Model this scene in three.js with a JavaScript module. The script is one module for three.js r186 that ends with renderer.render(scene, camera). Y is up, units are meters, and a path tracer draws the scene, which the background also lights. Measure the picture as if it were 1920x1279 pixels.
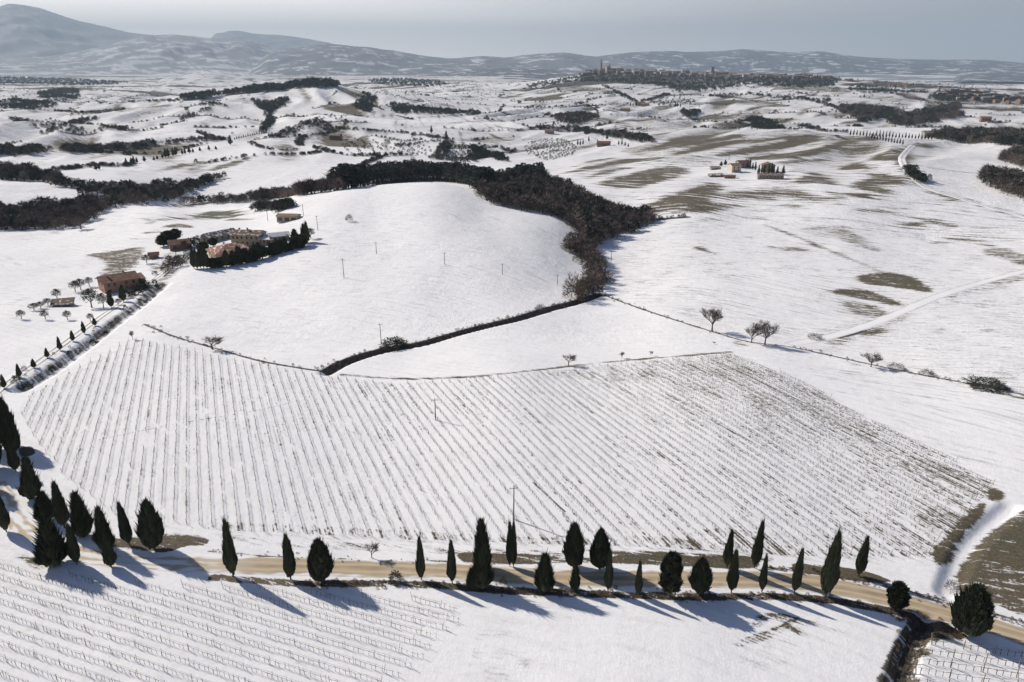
import * as THREE from 'three';
import { mergeGeometries } from 'three/addons/utils/BufferGeometryUtils.js';

// ---------------------------------------------------------------- camera, sky, sun, air, exposure
const scene = new THREE.Scene();
const EYE = 75, F = 1400, CX = 960, CY = 639.5, PITCH = Math.atan((CY - 118) / F);
const camera = new THREE.PerspectiveCamera((2 * Math.atan(CY / F) * 180) / Math.PI, 1024 / 682, 1, 90000);
camera.position.set(0, EYE, 0);
camera.rotation.set(-PITCH, 0, 0);
scene.add(camera);

const SUN_ALT = (33.5 * Math.PI) / 180, SUN_AZ = (-57 * Math.PI) / 180;      // 57 degrees to the left of the view
const sunDir = new THREE.Vector3(Math.sin(SUN_AZ) * Math.cos(SUN_ALT), Math.sin(SUN_ALT), -Math.cos(SUN_AZ) * Math.cos(SUN_ALT));

{ // winter sky: pale haze near the horizon and round the sun, blue overhead, thin streaks of high cloud
  const W = 1024, H = 512, data = new Float32Array(W * H * 4);
  const mix = (a, b, t) => a + (b - a) * t, sm = (x) => { x = Math.min(1, Math.max(0, x)); return x * x * (3 - 2 * x); };
  for (let r = 0; r < H; r++) {
    const el = ((r + 0.5) / H - 0.5) * Math.PI;
    for (let c = 0; c < W; c++) {
      const az = ((c + 0.5) / W - 0.5) * 2 * Math.PI, x = Math.cos(az) * Math.cos(el), y = Math.sin(el), z = Math.sin(az) * Math.cos(el);
      const cosS = x * sunDir.x + y * sunDir.y + z * sunDir.z, ang = Math.acos(Math.min(1, Math.max(-1, cosS)));
      const up = sm(Math.max(0, y) / 0.62), glow = Math.exp(-((ang / 1.0) ** 2)), low = Math.exp(-Math.max(0, y) / 0.055), belt = Math.exp(-Math.max(0, y) / 0.12), glow2 = Math.exp(-((ang / 0.2) ** 2));
      const streak = 1 + (0.07 * Math.sin(y * 90 + Math.sin(az * 3.1) * 1.7 + Math.sin(az * 11) * 0.5) + 0.05 * Math.sin(y * 41 + az * 4.3 + Math.sin(az * 7) * 0.8)) * Math.exp(-y * 3);
      const hor = [0.17, 0.178, 0.21], zen = [0.02, 0.055, 0.16];
      for (let k = 0; k < 3; k++) {
        const base = mix(hor[k], zen[k], up);
        data[(r * W + c) * 4 + k] = base * streak + glow * [0.1, 0.105, 0.115][k] * (1 - 0.62 * up) + belt * streak * glow * [5.2, 4.9, 4.55][k] + low * [0.12, 0.09, 0.07][k] * (0.3 + glow * 1.5) + glow2 * [1.6, 1.55, 1.5][k];
      }
      data[(r * W + c) * 4 + 3] = 1;
    }
  }
  const t = new THREE.DataTexture(data, W, H, THREE.RGBAFormat, THREE.FloatType);
  t.mapping = THREE.EquirectangularReflectionMapping; t.magFilter = THREE.LinearFilter; t.minFilter = THREE.LinearFilter; t.needsUpdate = true;
  scene.background = t; scene.environment = t;
}
const sun = new THREE.DirectionalLight(0xfff6ea, 4.7);
sun.position.copy(sunDir).multiplyScalar(600).add(new THREE.Vector3(0, 0, -150));
sun.target.position.set(0, 0, -150);
sun.castShadow = true; sun.shadow.mapSize.set(4096, 4096);
Object.assign(sun.shadow.camera, { left: -400, right: 400, top: 400, bottom: -400, near: 1, far: 2000 });
scene.add(sun, sun.target);
scene.fog = new THREE.FogExp2(new THREE.Color().setRGB(0.64, 0.82, 1.0), 0.00006);
const renderer = new THREE.WebGLRenderer({ antialias: true });
renderer.shadowMap.enabled = true;
renderer.toneMapping = THREE.LinearToneMapping;
renderer.toneMappingExposure = 1.13;

// ---------------------------------------------------------------- helpers
function rngOf(seed) { let a = seed >>> 0; return () => { a = (a + 0x6d2b79f5) | 0; let t = Math.imul(a ^ (a >>> 15), 1 | a); t = (t + Math.imul(t ^ (t >>> 7), 61 | t)) ^ t; return ((t ^ (t >>> 14)) >>> 0) / 4294967296; }; }
const rnd = rngOf(77), R = (a, b) => a + (b - a) * rnd(), { clamp, lerp } = THREE.MathUtils;
const smooth = (a, b, x) => { x = clamp((x - a) / (b - a), 0, 1); return x * x * (3 - 2 * x); };
const PERM = new Uint8Array(512), GX = new Float32Array(256), GZ = new Float32Array(256);
{ const q = rngOf(5), p = [...Array(256).keys()]; for (let i = 255; i > 0; i--) { const j = (q() * (i + 1)) | 0; [p[i], p[j]] = [p[j], p[i]]; } for (let i = 0; i < 512; i++) PERM[i] = p[i & 255]; for (let i = 0; i < 256; i++) { const a = q() * 6.2832; GX[i] = Math.cos(a); GZ[i] = Math.sin(a); } }
function noise(x, z) { // gradient noise, about -0.7 .. 0.7
  const xi = Math.floor(x), zi = Math.floor(z), fx = x - xi, fz = z - zi, X = xi & 255, Z = zi & 255;
  const u = fx * fx * fx * (fx * (fx * 6 - 15) + 10), v = fz * fz * fz * (fz * (fz * 6 - 15) + 10);
  const A = PERM[X] + Z, B = PERM[X + 1] + Z, a = PERM[A], b = PERM[B], c = PERM[A + 1], d = PERM[B + 1];
  const n0 = GX[a] * fx + GZ[a] * fz, n1 = GX[b] * (fx - 1) + GZ[b] * fz, n2 = GX[c] * fx + GZ[c] * (fz - 1), n3 = GX[d] * (fx - 1) + GZ[d] * (fz - 1);
  return lerp(lerp(n0, n1, u), lerp(n2, n3, u), v);
}
const fbm = (x, z, n) => { let s = 0, a = 1; for (let i = 0; i < n; i++) { s += a * noise(x, z); a *= 0.5; x = x * 2.03 + 17.3; z = z * 2.03 - 9.1; } return s; };
const used = new Map();
function numbered(name) { const n = used.get(name) ?? 0; used.set(name, n + 1); return n ? name + '_' + String(n).padStart(3, '0') : name; }
function tag(o, label, category, group, kind) { if (label) o.userData.label = label; if (category) o.userData.category = category; if (group) o.userData.group = group; if (kind) o.userData.kind = kind; return o; }
function mesh(name, geo, mat, parent) { const m = new THREE.Mesh(geo, mat); m.name = parent ? name : numbered(name); m.castShadow = m.receiveShadow = true; (parent ?? scene).add(m); return m; }
function thing(name, label, category, pos, yaw = 0, group) { const g = new THREE.Group(); g.name = numbered(name); g.position.copy(pos); g.rotation.y = yaw; scene.add(g); return tag(g, label, category, group); }
function copyOf(proto, name, label, category, group) { const c = proto.clone(); c.name = numbered(name); c.userData = {}; scene.add(c); return tag(c, label, category, group); }
const std = (r, g, b, rough = 0.9, extra = {}) => new THREE.MeshStandardMaterial({ color: new THREE.Color().setRGB(r, g, b), roughness: rough, metalness: 0, side: THREE.DoubleSide, ...extra });
class Tris { // triangle soup collector
  constructor() { this.p = []; this.c = []; }
  tri(a, b, c, col) { this.p.push(...a, ...b, ...c); if (col) for (let i = 0; i < 3; i++) this.c.push(...col); }
  quad(a, b, c, d, col) { this.tri(a, b, c, col); this.tri(a, c, d, col); }
  geo(smoothN) { const g = new THREE.BufferGeometry(); g.setAttribute('position', new THREE.Float32BufferAttribute(this.p, 3)); if (this.c.length) g.setAttribute('color', new THREE.Float32BufferAttribute(this.c, 3)); g.computeVertexNormals(); return g; }
}
// ---------------------------------------------------------------- the lie of the land
// Surveyed heights (metres; the road is 0): sight lines of known height or distance, joined by a thin-plate surface over (bearing, log distance).
function sight(u, v) { const a = (u - CX) / F, b = (CY - v) / F; return [a, b * Math.cos(PITCH) - Math.sin(PITCH), -b * Math.sin(PITCH) - Math.cos(PITCH)]; }
const CTRL = []; // [bearing, ln d, y]
function byY(u, v, y) { const d = sight(u, v), k = (y - EYE) / d[1]; CTRL.push([Math.atan2(d[0], -d[2]), Math.log(k * Math.hypot(d[0], d[2])), y]); }
function byD(u, v, dist) { const d = sight(u, v), h = Math.hypot(d[0], d[2]); CTRL.push([Math.atan2(d[0], -d[2]), Math.log(dist), EYE + (dist * d[1]) / h]); }
function byH(u, dist, y) { const d = sight(u, 300); CTRL.push([Math.atan2(d[0], -d[2]), Math.log(dist), y]); }
for (const u of [-300, 0, 480, 960, 1440, 1920, 2220]) for (const v of [1279, 1100, 990]) byY(u, v, u > 1700 ? -0.6 : 0);
for (const [v, row] of [
  [850, [-300, -1, 0, -0.5, 480, -0.6, 960, -0.6, 1440, -0.8, 1900, -1.6, 2220, -2]],
  [700, [-300, -3, 0, -2, 480, -3, 960, -3, 1440, -3.2, 1920, -4.5, 2220, -5]],
  [600, [-300, -7, 0, -5, 300, -5, 650, -6, 960, -7, 1250, -8, 1500, -9, 1920, -9, 2220, -10]],
  [520, [-300, -11, 0, -9, 225, -11, 480, -9, 850, -6, 1090, -14, 1300, -12.5, 1600, -13, 1920, -14, 2220, -15]],
  [450, [-300, -15, 0, -13, 430, -10, 700, -4, 900, -3.5, 1110, -16, 1300, -15, 1600, -16.5, 1920, -18, 2220, -20]],
  [400, [-300, -19, 0, -18, 250, -15, 480, -13, 700, -1, 900, -3, 1040, -8, 1150, -20, 1400, -19, 1700, -21, 1920, -22, 2220, -24]],
]) for (let i = 0; i < row.length; i += 2) byY(row[i], v, row[i + 1]);
for (const [u, v, y] of [[480, 379, -15.5], [300, 386, -18], [650, 353, 0], [820, 343, 2], [560, 366, -7], [740, 346, 1.5], [900, 366, -1.5]]) byY(u, v, y);
for (const [u, d, y] of [[300, 640, -36], [480, 620, -32], [650, 590, -18], [740, 590, -15], [820, 600, -16], [900, 560, -14], [650, 720, -30], [820, 760, -30], [480, 720, -36]]) byH(u, d, y);
for (const [u, row] of [
  [-300, [360, 640, 290, 1050, 230, 1700, 200, 2400, 165, 5000, 150, 8000]],
  [0, [360, 650, 330, 800, 290, 1050, 270, 1250, 230, 1700, 200, 2400, 180, 3500, 165, 5000, 152, 7500, 144, 9500]],
  [240, [338, 760, 318, 900, 280, 1200, 250, 1500, 215, 2000, 192, 2600, 174, 4000, 158, 6000, 148, 8500]],
  [480, [330, 830, 290, 1000, 255, 1300, 230, 1600, 200, 2000, 170, 2400, 148, 6500]],
  [600, [300, 930, 265, 1180, 233, 1380, 205, 1800, 180, 2080, 156, 2400, 147, 7000]],
  [540, [190, 2050, 165, 2400]], [640, [185, 2050, 160, 2420]], [420, [178, 2480]], [340, [186, 2520]],
  [720, [305, 880, 260, 1200, 220, 1600, 200, 1900, 178, 2800, 152, 5500, 145, 8500]],
  [960, [310, 850, 270, 1150, 240, 1400, 215, 1800, 200, 2200, 185, 2700, 172, 3200, 160, 3700, 146, 7000]],
  [1060, [165, 3000, 147, 3900]], [1200, [160, 3200, 133, 4200]],
  [1130, [345, 640, 290, 950, 262, 1180, 246, 1350, 215, 1900, 190, 2400, 165, 3000, 141, 3900, 130, 4200]],
  [1300, [380, 540, 330, 700, 290, 900, 262, 1120, 225, 1800, 200, 2200, 180, 2700, 160, 3400, 142, 4050, 136, 4300]],
  [1500, [330, 705, 280, 980, 250, 1250, 225, 1700, 200, 2100, 180, 2600, 160, 3400, 147, 4100, 143, 4500]],
  [1700, [330, 720, 280, 1000, 255, 1250, 230, 1600, 205, 2100, 185, 2600, 165, 3500, 156, 4300]],
  [1920, [340, 750, 300, 950, 260, 1250, 230, 1700, 205, 2300, 185, 2900, 170, 3700, 161, 4500]],
  [2220, [340, 750, 260, 1250, 205, 2300, 165, 4200]],
]) for (let i = 0; i < row.length; i += 2) byD(u, row[i], row[i + 1]);
for (const [u, d, y] of [[340, 3000, -82], [420, 2900, -80], [540, 2900, -70], [600, 2900, -60], [640, 2900, -60], [480, 3400, -95], [600, 3300, -95], [1060, 5200, -60], [1130, 5200, -60], [1200, 5400, -60], [1300, 6200, -70], [1500, 6800, -80], [1700, 7200, -90], [1920, 7400, -100], [2220, 7400, -100]]) byH(u, d, y);
for (const b of [-1.35, -1, -0.6, -0.35, -0.1, 0.15, 0.4, 0.65, 1, 1.35]) { CTRL.push([b, Math.log(14000), -70], [b, Math.log(32000), -60]); if (Math.abs(b) > 0.9) for (const [d, y] of [[55, 0], [110, -1], [250, -8], [600, -24], [1500, -45], [4500, -60]]) CTRL.push([b, Math.log(d), y]); else CTRL.push([b, Math.log(48), 0]); }
const TB0 = -1.5, TB1 = 1.5, TNB = 151, TL0 = Math.log(40), TL1 = Math.log(34000), TNL = 201, TG = new Float32Array(TNB * TNL);
{
  const n = CTRL.length, S = 3.2, phi = (a, b, c, d) => { const q = ((a - c) * S) ** 2 + (b - d) ** 2; return q > 0 ? 0.5 * q * Math.log(q) : 0; }, N = n + 3, M = [];
  for (let i = 0; i < n; i++) { const r = new Float64Array(N + 1); for (let j = 0; j < n; j++) r[j] = phi(CTRL[i][0], CTRL[i][1], CTRL[j][0], CTRL[j][1]) + (i === j ? 0.0008 : 0); r[n] = 1; r[n + 1] = CTRL[i][0]; r[n + 2] = CTRL[i][1]; r[N] = CTRL[i][2]; M.push(r); }
  for (let k = 0; k < 3; k++) { const r = new Float64Array(N + 1); for (let j = 0; j < n; j++) r[j] = k === 0 ? 1 : CTRL[j][k - 1]; M.push(r); }
  for (let i = 0; i < N; i++) { let p = i; for (let j = i + 1; j < N; j++) if (Math.abs(M[j][i]) > Math.abs(M[p][i])) p = j; [M[i], M[p]] = [M[p], M[i]]; for (let j = i + 1; j < N; j++) { const f = M[j][i] / M[i][i]; if (f) for (let k = i; k <= N; k++) M[j][k] -= f * M[i][k]; } }
  const w = new Float64Array(N); for (let i = N - 1; i >= 0; i--) { let s = M[i][N]; for (let k = i + 1; k < N; k++) s -= M[i][k] * w[k]; w[i] = s / M[i][i]; }
  for (let a = 0; a < TNB; a++) for (let l = 0; l < TNL; l++) { const b = TB0 + ((TB1 - TB0) * a) / (TNB - 1), q = TL0 + ((TL1 - TL0) * l) / (TNL - 1); let s = w[n] + w[n + 1] * b + w[n + 2] * q; for (let i = 0; i < n; i++) s += w[i] * phi(b, q, CTRL[i][0], CTRL[i][1]); TG[a * TNL + l] = s; }
}
const cub = (a, b, c, d, t) => b + 0.5 * t * (c - a + t * (2 * a - 5 * b + 4 * c - d + t * (3 * (b - c) + d - a)));
function broad(x, z) {
  const r = Math.max(41, Math.hypot(x, z)), b = clamp(Math.atan2(x, -z), TB0, TB1), A = ((b - TB0) / (TB1 - TB0)) * (TNB - 1), L = ((Math.log(r) - TL0) / (TL1 - TL0)) * (TNL - 1);
  const ai = Math.floor(A), li = Math.floor(L), ta = A - ai, tl = L - li, row = [0, 0, 0, 0];
  for (let k = 0; k < 4; k++) { const o = clamp(ai - 1 + k, 0, TNB - 1) * TNL, g = (l) => TG[o + clamp(l, 0, TNL - 1)]; row[k] = cub(g(li - 1), g(li), g(li + 1), g(li + 2), tl); }
  return cub(...row, ta);
}
const CUTS = []; // ditches: [points in plan, half width, depth]
function cutAt(x, z) {
  let h = 0;
  for (const c of CUTS) {
    if (x < c.x0 || x > c.x1 || z < c.z0 || z > c.z1) continue;
    let best = 1e9;
    for (let i = 0; i + 1 < c.p.length; i++) { const [ax, az] = c.p[i], [bx, bz] = c.p[i + 1], dx = bx - ax, dz = bz - az, t = clamp(((x - ax) * dx + (z - az) * dz) / (dx * dx + dz * dz), 0, 1); best = Math.min(best, (x - ax - t * dx) ** 2 + (z - az - t * dz) ** 2); }
    best = Math.sqrt(best); if (best < c.w * 1.6) h -= c.d * (1 - smooth(c.w * 0.25, c.w * 1.6, best));
  }
  return h;
}
function swell(x, z) { const wx = x + 55 * noise(x / 300, z / 300), wz = z + 55 * noise(x / 270 + 40, z / 330); const k = smooth(-0.22, 0.02, Math.atan2(x, -z)), r = k < 1 ? noise((-0.33 * wx - 0.94 * wz) / 330, (0.94 * wx - 0.33 * wz) / 92 + 50) : 0; return k > 0 ? lerp(r, noise((0.52 * wx - 0.85 * wz) / 300, (0.85 * wx + 0.52 * wz) / 82), k) : r; }
function ground(x, z) {
  const r = Math.hypot(x, z);
  let y = broad(x, z);
  const near = smooth(110, 260, r), far = smooth(480, 1250, r), plain = 1 - smooth(3500, 5000, r) * 0.6;
  y += near * (1 - 0.5 * far) * (1.05 * noise(x / 47 + 3, z / 61) + 0.4 * noise(x / 21, z / 27 + 9)) + 0.07 * noise(x / 7, z / 9);
  if (far > 0) { // eroded clay gullies and long furrowed swells
    const big = noise(x / 620 + 7, z / 540), q = 1 - 2 * Math.abs(swell(x, z));
    y += far * plain * 1.35 * ((3.5 + 2.6 * smooth(0.05, -0.25, Math.atan2(x, -z)) + 8 * smooth(-0.12, 0.35, big)) * (q - 0.6) + (14 - 4 * smooth(2500, 4000, r)) * noise(x / 460, z / 380) * smooth(800, 1500, r));
  }
  return y + (CUTS.length && r < 1600 ? cutAt(x, z) : 0);
}
function P(u, v) { // where the sight line through a point of the photograph meets the land
  const d = sight(u, v), h = Math.hypot(d[0], d[2]), sx = d[0] / h, sz = d[2] / h, m = d[1] / h;
  let a = 52, b = a;
  while (b < 33000) { b = a * 1.008; if (EYE + m * b < ground(sx * b, sz * b)) break; a = b; }
  for (let i = 0; i < 14; i++) { const c = (a + b) / 2; if (EYE + m * c < ground(sx * c, sz * c)) b = c; else a = c; }
  return new THREE.Vector3(sx * b, ground(sx * b, sz * b), sz * b);
}
const onLand = (x, z) => new THREE.Vector3(x, ground(x, z), z);
function beyond(u, v, extra) { const p = P(u, v), k = 1 + extra / Math.hypot(p.x, p.z); return onLand(p.x * k, p.z * k); }
function project(p) { const Y = p.y - EYE, yc = Y * Math.cos(PITCH) - p.z * Math.sin(PITCH), zc = -Y * Math.sin(PITCH) - p.z * Math.cos(PITCH); return [CX + (F * p.x) / zc, CY - (F * yc) / zc, zc]; }
function tallTo(p, v) { let h = 0.2; while (h < 90 && project({ x: p.x, y: p.y + h, z: p.z })[1] > v) h += 0.05; return h; } // height that reaches image row v
const metresPerPixel = (p) => project(p)[2] / F;
function curve(pts, n = 10, closed = false) { const c = new THREE.CatmullRomCurve3(pts.map(([u, v]) => new THREE.Vector3(u, v, 0)), closed, 'centripetal'); return c.getPoints(pts.length * n).map((q) => [q.x, q.y]); }
// ---------------------------------------------------------------- what lies on the ground: snow, soil, winter grass
// Outlines of fields, bare patches and tracks in plan, painted into three masks per map sheet: R bare soil, G green growth, B dark brush and leaf litter.
const AREAS = []; // {ch, pts (plan), soft, a, w}
const plan = (pts) => pts.map(([u, v]) => { const p = P(u, v); return [p.x, p.z]; });
function area(ch, pts, a = 1, n = 4) { AREAS.push({ ch, a, p: plan(n ? curve(pts, n, true) : pts) }); }
function line(ch, pts, w, a = 1, n = 6) { AREAS.push({ ch, a, w, p: plan(curve(pts, n)) }); }
// eye(u0, v0, u1, v1, ...) : a drawn-out lens-shaped bare patch: middle line with its half height in photo rows
function lens(ch, pts, hw, a = 1) { const c = curve(pts, 6), up = [], dn = []; c.forEach(([u, v], i) => { const t = i / (c.length - 1), k = hw * Math.sin(Math.PI * Math.min(1, t * 0.94 + 0.03)) ** 0.7; up.push([u, v - k]); dn.unshift([u, v + k]); }); AREAS.push({ ch, a, p: plan([...up, ...dn]) }); }
function cut(pts, w, d) { const p = plan(curve(pts, 4)), xs = p.map((q) => q[0]), zs = p.map((q) => q[1]); return { p, w, d, x0: Math.min(...xs) - 2 * w, x1: Math.max(...xs) + 2 * w, z0: Math.min(...zs) - 2 * w, z1: Math.max(...zs) + 2 * w }; }
const DITCH = [[612, 699], [640, 683], [680, 668], [730, 655], [790, 645], [850, 628], [910, 612], [970, 598], [1030, 580], [1085, 566], [1125, 552]];
const BANK = [[40, 728], [90, 698], [150, 655], [215, 605], [262, 570], [305, 533]];
const NGULLY = [[1738, 1163], [1718, 1190], [1703, 1225], [1692, 1262], [1680, 1300]];
const SGULLY = [[1895, 950], [1850, 990], [1812, 1030], [1790, 1075], [1778, 1110]];
CUTS.push(...[cut(DITCH, 1.5, 1.5), cut(BANK, 2.0, 1.9), cut(NGULLY, 1.3, 1.2), cut(SGULLY, 1.6, 0.8)]);
const HEDGE_A = [[270, 608], [330, 632], [400, 652], [480, 675], [560, 690], [615, 698]];
const HEDGE_B = [[1130, 553], [1220, 585], [1330, 620], [1400, 640], [1480, 650], [1550, 665], [1640, 685], [1740, 705], [1830, 722], [1930, 742]];
const EDGE_C = [[640, 703], [740, 710], [860, 708], [960, 699], [1130, 680], [1370, 660]];
const SIDETRACK = [[1482, 646], [1560, 630], [1640, 605], [1700, 580], [1760, 555], [1850, 527], [1960, 498]];
const FARMTRACK = [[-40, 765], [20, 716], [75, 678], [130, 638], [200, 587], [262, 545], [310, 508], [345, 483], [372, 455]];
const ROAD = [[-120, 760], [-60, 830], [-15, 905], [22, 960], [75, 1010], [150, 1038], [240, 1050], [330, 1055], [450, 1060], [600, 1064], [760, 1068], [900, 1076], [1040, 1083], [1180, 1085], [1300, 1085], [1420, 1087], [1520, 1094], [1620, 1110], [1720, 1135], [1820, 1163], [1930, 1197], [2060, 1240]];
const FARROAD = [[1712, 272], [1700, 284], [1691, 298], [1700, 318], [1718, 338], [1738, 352], [1800, 372], [1860, 390], [1960, 418]];

// bare patches on the slopes
area('r', [[1120, 346], [1160, 331], [1210, 319], [1260, 313], [1290, 318], [1285, 328], [1240, 341], [1190, 353], [1150, 353]], 0.95);
lens('r', [[1052, 326], [1150, 306], [1242, 296]], 4, 0.9); lens('r', [[1095, 336], [1130, 324], [1182, 314]], 3, 0.85); lens('r', [[1075, 313], [1110, 303], [1155, 296]], 2.5, 0.8); lens('r', [[1150, 300], [1200, 300], [1270, 304]], 2, 0.6);
area('r', [[1203, 394], [1240, 371], [1300, 352], [1345, 344], [1352, 362], [1330, 378], [1400, 384], [1340, 396], [1260, 400]], 0.9);
lens('r', [[1330, 372], [1410, 362], [1490, 378]], 10, 0.5);
lens('r', [[1225, 278], [1280, 264], [1335, 255]], 4, 0.9); lens('r', [[1260, 290], [1330, 276], [1400, 262]], 3.5, 0.6); lens('r', [[1340, 292], [1440, 277], [1545, 260]], 6, 1); lens('r', [[1410, 298], [1515, 287], [1620, 258]], 6, 1);
lens('r', [[1576, 317], [1610, 311], [1640, 317]], 6, 1); lens('r', [[1630, 299], [1660, 294], [1695, 301]], 6, 1); lens('r', [[1650, 289], [1705, 279]], 4, 0.6); lens('r', [[1705, 270], [1760, 276]], 4, 0.55);
lens('r', [[1495, 340], [1530, 334], [1572, 346]], 10, 0.8); lens('r', [[1590, 352], [1650, 339], [1712, 346]], 8, 0.95); lens('r', [[1600, 325], [1660, 329], [1718, 339]], 2.5, 0.9); lens('r', [[1440, 360], [1480, 361], [1528, 373]], 10, 0.55);
lens('r', [[1725, 357], [1760, 366], [1800, 377]], 4, 0.9); lens('r', [[1565, 372], [1610, 367], [1660, 374]], 5, 0.6); lens('r', [[1600, 396], [1645, 393]], 3, 0.8); lens('r', [[1450, 306], [1500, 302], [1560, 300]], 2, 0.7);
area('r', [[1607, 521], [1640, 512], [1680, 513], [1715, 522], [1750, 547], [1700, 542], [1650, 536], [1615, 529]], 0.74); area('g', [[1640, 516], [1690, 515], [1740, 542], [1670, 536]], 0.2);
lens('r', [[1560, 547], [1620, 552], [1690, 572]], 9, 0.62); lens('r', [[1575, 570], [1620, 580], [1665, 590]], 12, 0.42); lens('r', [[1668, 432], [1740, 417], [1800, 424]], 7, 0.66); lens('r', [[1745, 456], [1810, 450], [1870, 462]], 6, 0.46); lens('r', [[1300, 462], [1340, 476]], 3, 0.5); lens('r', [[1430, 462], [1525, 471]], 4, 0.42);
lens('r', [[1840, 470], [1900, 480], [1960, 500]], 12, 0.36); lens('r', [[1500, 430], [1580, 440], [1650, 470]], 12, 0.3);
area('r', [[345, 409], [372, 400], [402, 396], [440, 397], [462, 403], [430, 409], [400, 411]], 0.95); area('g', [[360, 406], [402, 397], [445, 399], [420, 408]], 0.5);
lens('r', [[298, 391], [350, 385], [396, 385]], 3, 0.85); lens('r', [[303, 425], [340, 423], [368, 426]], 3.5, 0.7); lens('r', [[300, 411], [340, 409]], 4, 0.7); lens('r', [[250, 412], [290, 418]], 4, 0.5); lens('r', [[420, 413], [480, 410]], 2, 0.8); lens('r', [[262, 437], [345, 433]], 1.5, 0.6); lens('r', [[230, 450], [300, 447]], 1.5, 0.5);
area('r', [[160, 479], [220, 470], [268, 464], [262, 492], [232, 512], [186, 517], [200, 496]], 0.66);
lens('r', [[392, 319], [435, 308], [478, 292]], 5, 0.9); lens('g', [[392, 319], [435, 308], [478, 292]], 5, 0.6); lens('g', [[205, 336], [262, 312]], 3, 0.8); lens('r', [[205, 336], [262, 312]], 3, 0.6); line('r', [[88, 324], [150, 306], [225, 292], [300, 280]], 3.5, 0.7); lens('r', [[-10, 312], [34, 294]], 3, 0.7); line('r', [[64, 317], [82, 305], [100, 292]], 3, 0.6);
lens('r', [[250, 335], [330, 312], [420, 300]], 3, 0.45); lens('r', [[300, 320], [360, 308]], 3, 0.5); lens('r', [[150, 300], [250, 285], [330, 277]], 3, 0.5);
lens('r', [[1850, 230], [1800, 240]], 5, 0.6);
for (const [a, b, h, k] of [[[1330, 236], [1430, 222], 3, 0.8], [[1290, 232], [1380, 215], 2.5, 0.7], [[1335, 243], [1420, 234], 2.5, 0.8], [[1370, 212], [1470, 196], 2.5, 0.6], [[990, 195], [1060, 182], 2, 0.6], [[965, 192], [1010, 182], 2, 0.5], [[1040, 192], [1110, 186], 2, 0.5], [[760, 222], [860, 218], 2, 0.5], [[830, 232], [960, 226], 2, 0.5], [[1300, 270], [1390, 258], 2, 0.6]]) lens('r', [a, [(a[0] + b[0]) / 2, (a[1] + b[1]) / 2 - 1.5], b], h, k);
area('g', [[1755, 234], [1780, 225], [1830, 217], [1838, 226], [1800, 236], [1765, 240]], 0.9); area('g', [[1670, 240], [1720, 236], [1745, 240], [1700, 248], [1665, 247]], 0.8);
// the little orchard hill and the terraces behind the pine wood
area('b', [[495, 258], [540, 240], [585, 222], [606, 226], [628, 242], [640, 252], [600, 262], [550, 264]], 0.42); area('b', [[640, 246], [740, 250], [830, 262], [840, 258], [830, 272], [760, 276], [680, 268]], 0.3);
area('b', [[1085, 142], [1120, 134], [1180, 135], [1300, 138], [1420, 143], [1560, 150], [1565, 156], [1480, 158], [1380, 155], [1330, 165], [1270, 168], [1240, 158], [1150, 150], [1095, 150]], 0.62); area('b', [[1755, 180], [1800, 174], [1880, 183], [1985, 192], [1985, 200], [1880, 196], [1780, 194]], 0.55);
for (const q of [[[1000, 175], [1080, 166], [1150, 172]], [[1300, 195], [1400, 192], [1480, 200]], [[1420, 160], [1520, 165], [1600, 172]], [[1600, 180], [1680, 186], [1740, 188]], [[1100, 222], [1160, 230], [1200, 245]], [[1340, 225], [1410, 212], [1470, 205]], [[1350, 240], [1420, 228], [1500, 224]]]) lens('r', q, 5, 0.5);
area('r', [[1150, 480], [1250, 425], [1400, 400], [1650, 350], [1960, 430], [1960, 500], [1700, 580], [1480, 640], [1300, 600], [1150, 540]], 0.22); area('r', [[1300, 262], [1600, 250], [1720, 300], [1700, 345], [1400, 400], [1220, 420], [1060, 340]], 0.2); area('r', [[1500, 645], [1760, 560], [1960, 510], [1960, 740], [1700, 690]], 0.22); area('r', [[1400, 668], [1640, 700], [1960, 760], [1960, 860], [1860, 890], [1700, 800], [1500, 705]], 0.17); area('r', [[-60, 450], [300, 395], [480, 385], [420, 440], [280, 480], [60, 590], [-60, 600]], 0.1); area('r', [[560, 390], [820, 350], [1060, 430], [1060, 520], [800, 600], [450, 640], [420, 520]], 0.1);
area('r', [[384, 448], [430, 436], [500, 440], [560, 446], [560, 462], [500, 470], [400, 486], [378, 480]], 0.34); area('r', [[280, 500], [320, 470], [360, 462], [366, 474], [330, 498], [300, 520]], 0.4); area('b', [[34, 842], [60, 838], [66, 850], [40, 856]], 0.8);
// foreground
area('r', [[1935, 950], [1872, 985], [1825, 1030], [1792, 1078], [1800, 1112], [1860, 1132], [1940, 1165], [2000, 1180], [2000, 940]], 0.92); area('g', [[1935, 950], [1872, 985], [1825, 1030], [1800, 1075], [1860, 1110], [2000, 1150], [2000, 940]], 0.16);
area('r', [[1847, 942], [1850, 955], [1832, 978], [1802, 1012], [1778, 1058], [1755, 1058], [1748, 1040], [1780, 1002], [1812, 965]], 1); area('r', [[1850, 921], [1865, 916], [1884, 929], [1880, 938], [1856, 941]], 1);
area('r', [[1690, 862], [1868, 903], [1845, 948], [1750, 1042], [1650, 1030], [1730, 955]], 0.24); area('r', [[1290, 1000], [1480, 1000], [1620, 1010], [1640, 1050], [1480, 1052], [1300, 1042]], 0.3); area('r', [[380, 985], [700, 992], [1000, 1008], [1300, 1015], [1300, 1036], [1000, 1028], [640, 1012], [400, 1003]], 0.26); area('r', [[960, 700], [1130, 680], [1370, 662], [1500, 715], [1640, 780], [1780, 860], [1640, 850], [1400, 760], [1200, 720]], 0.14);
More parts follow.
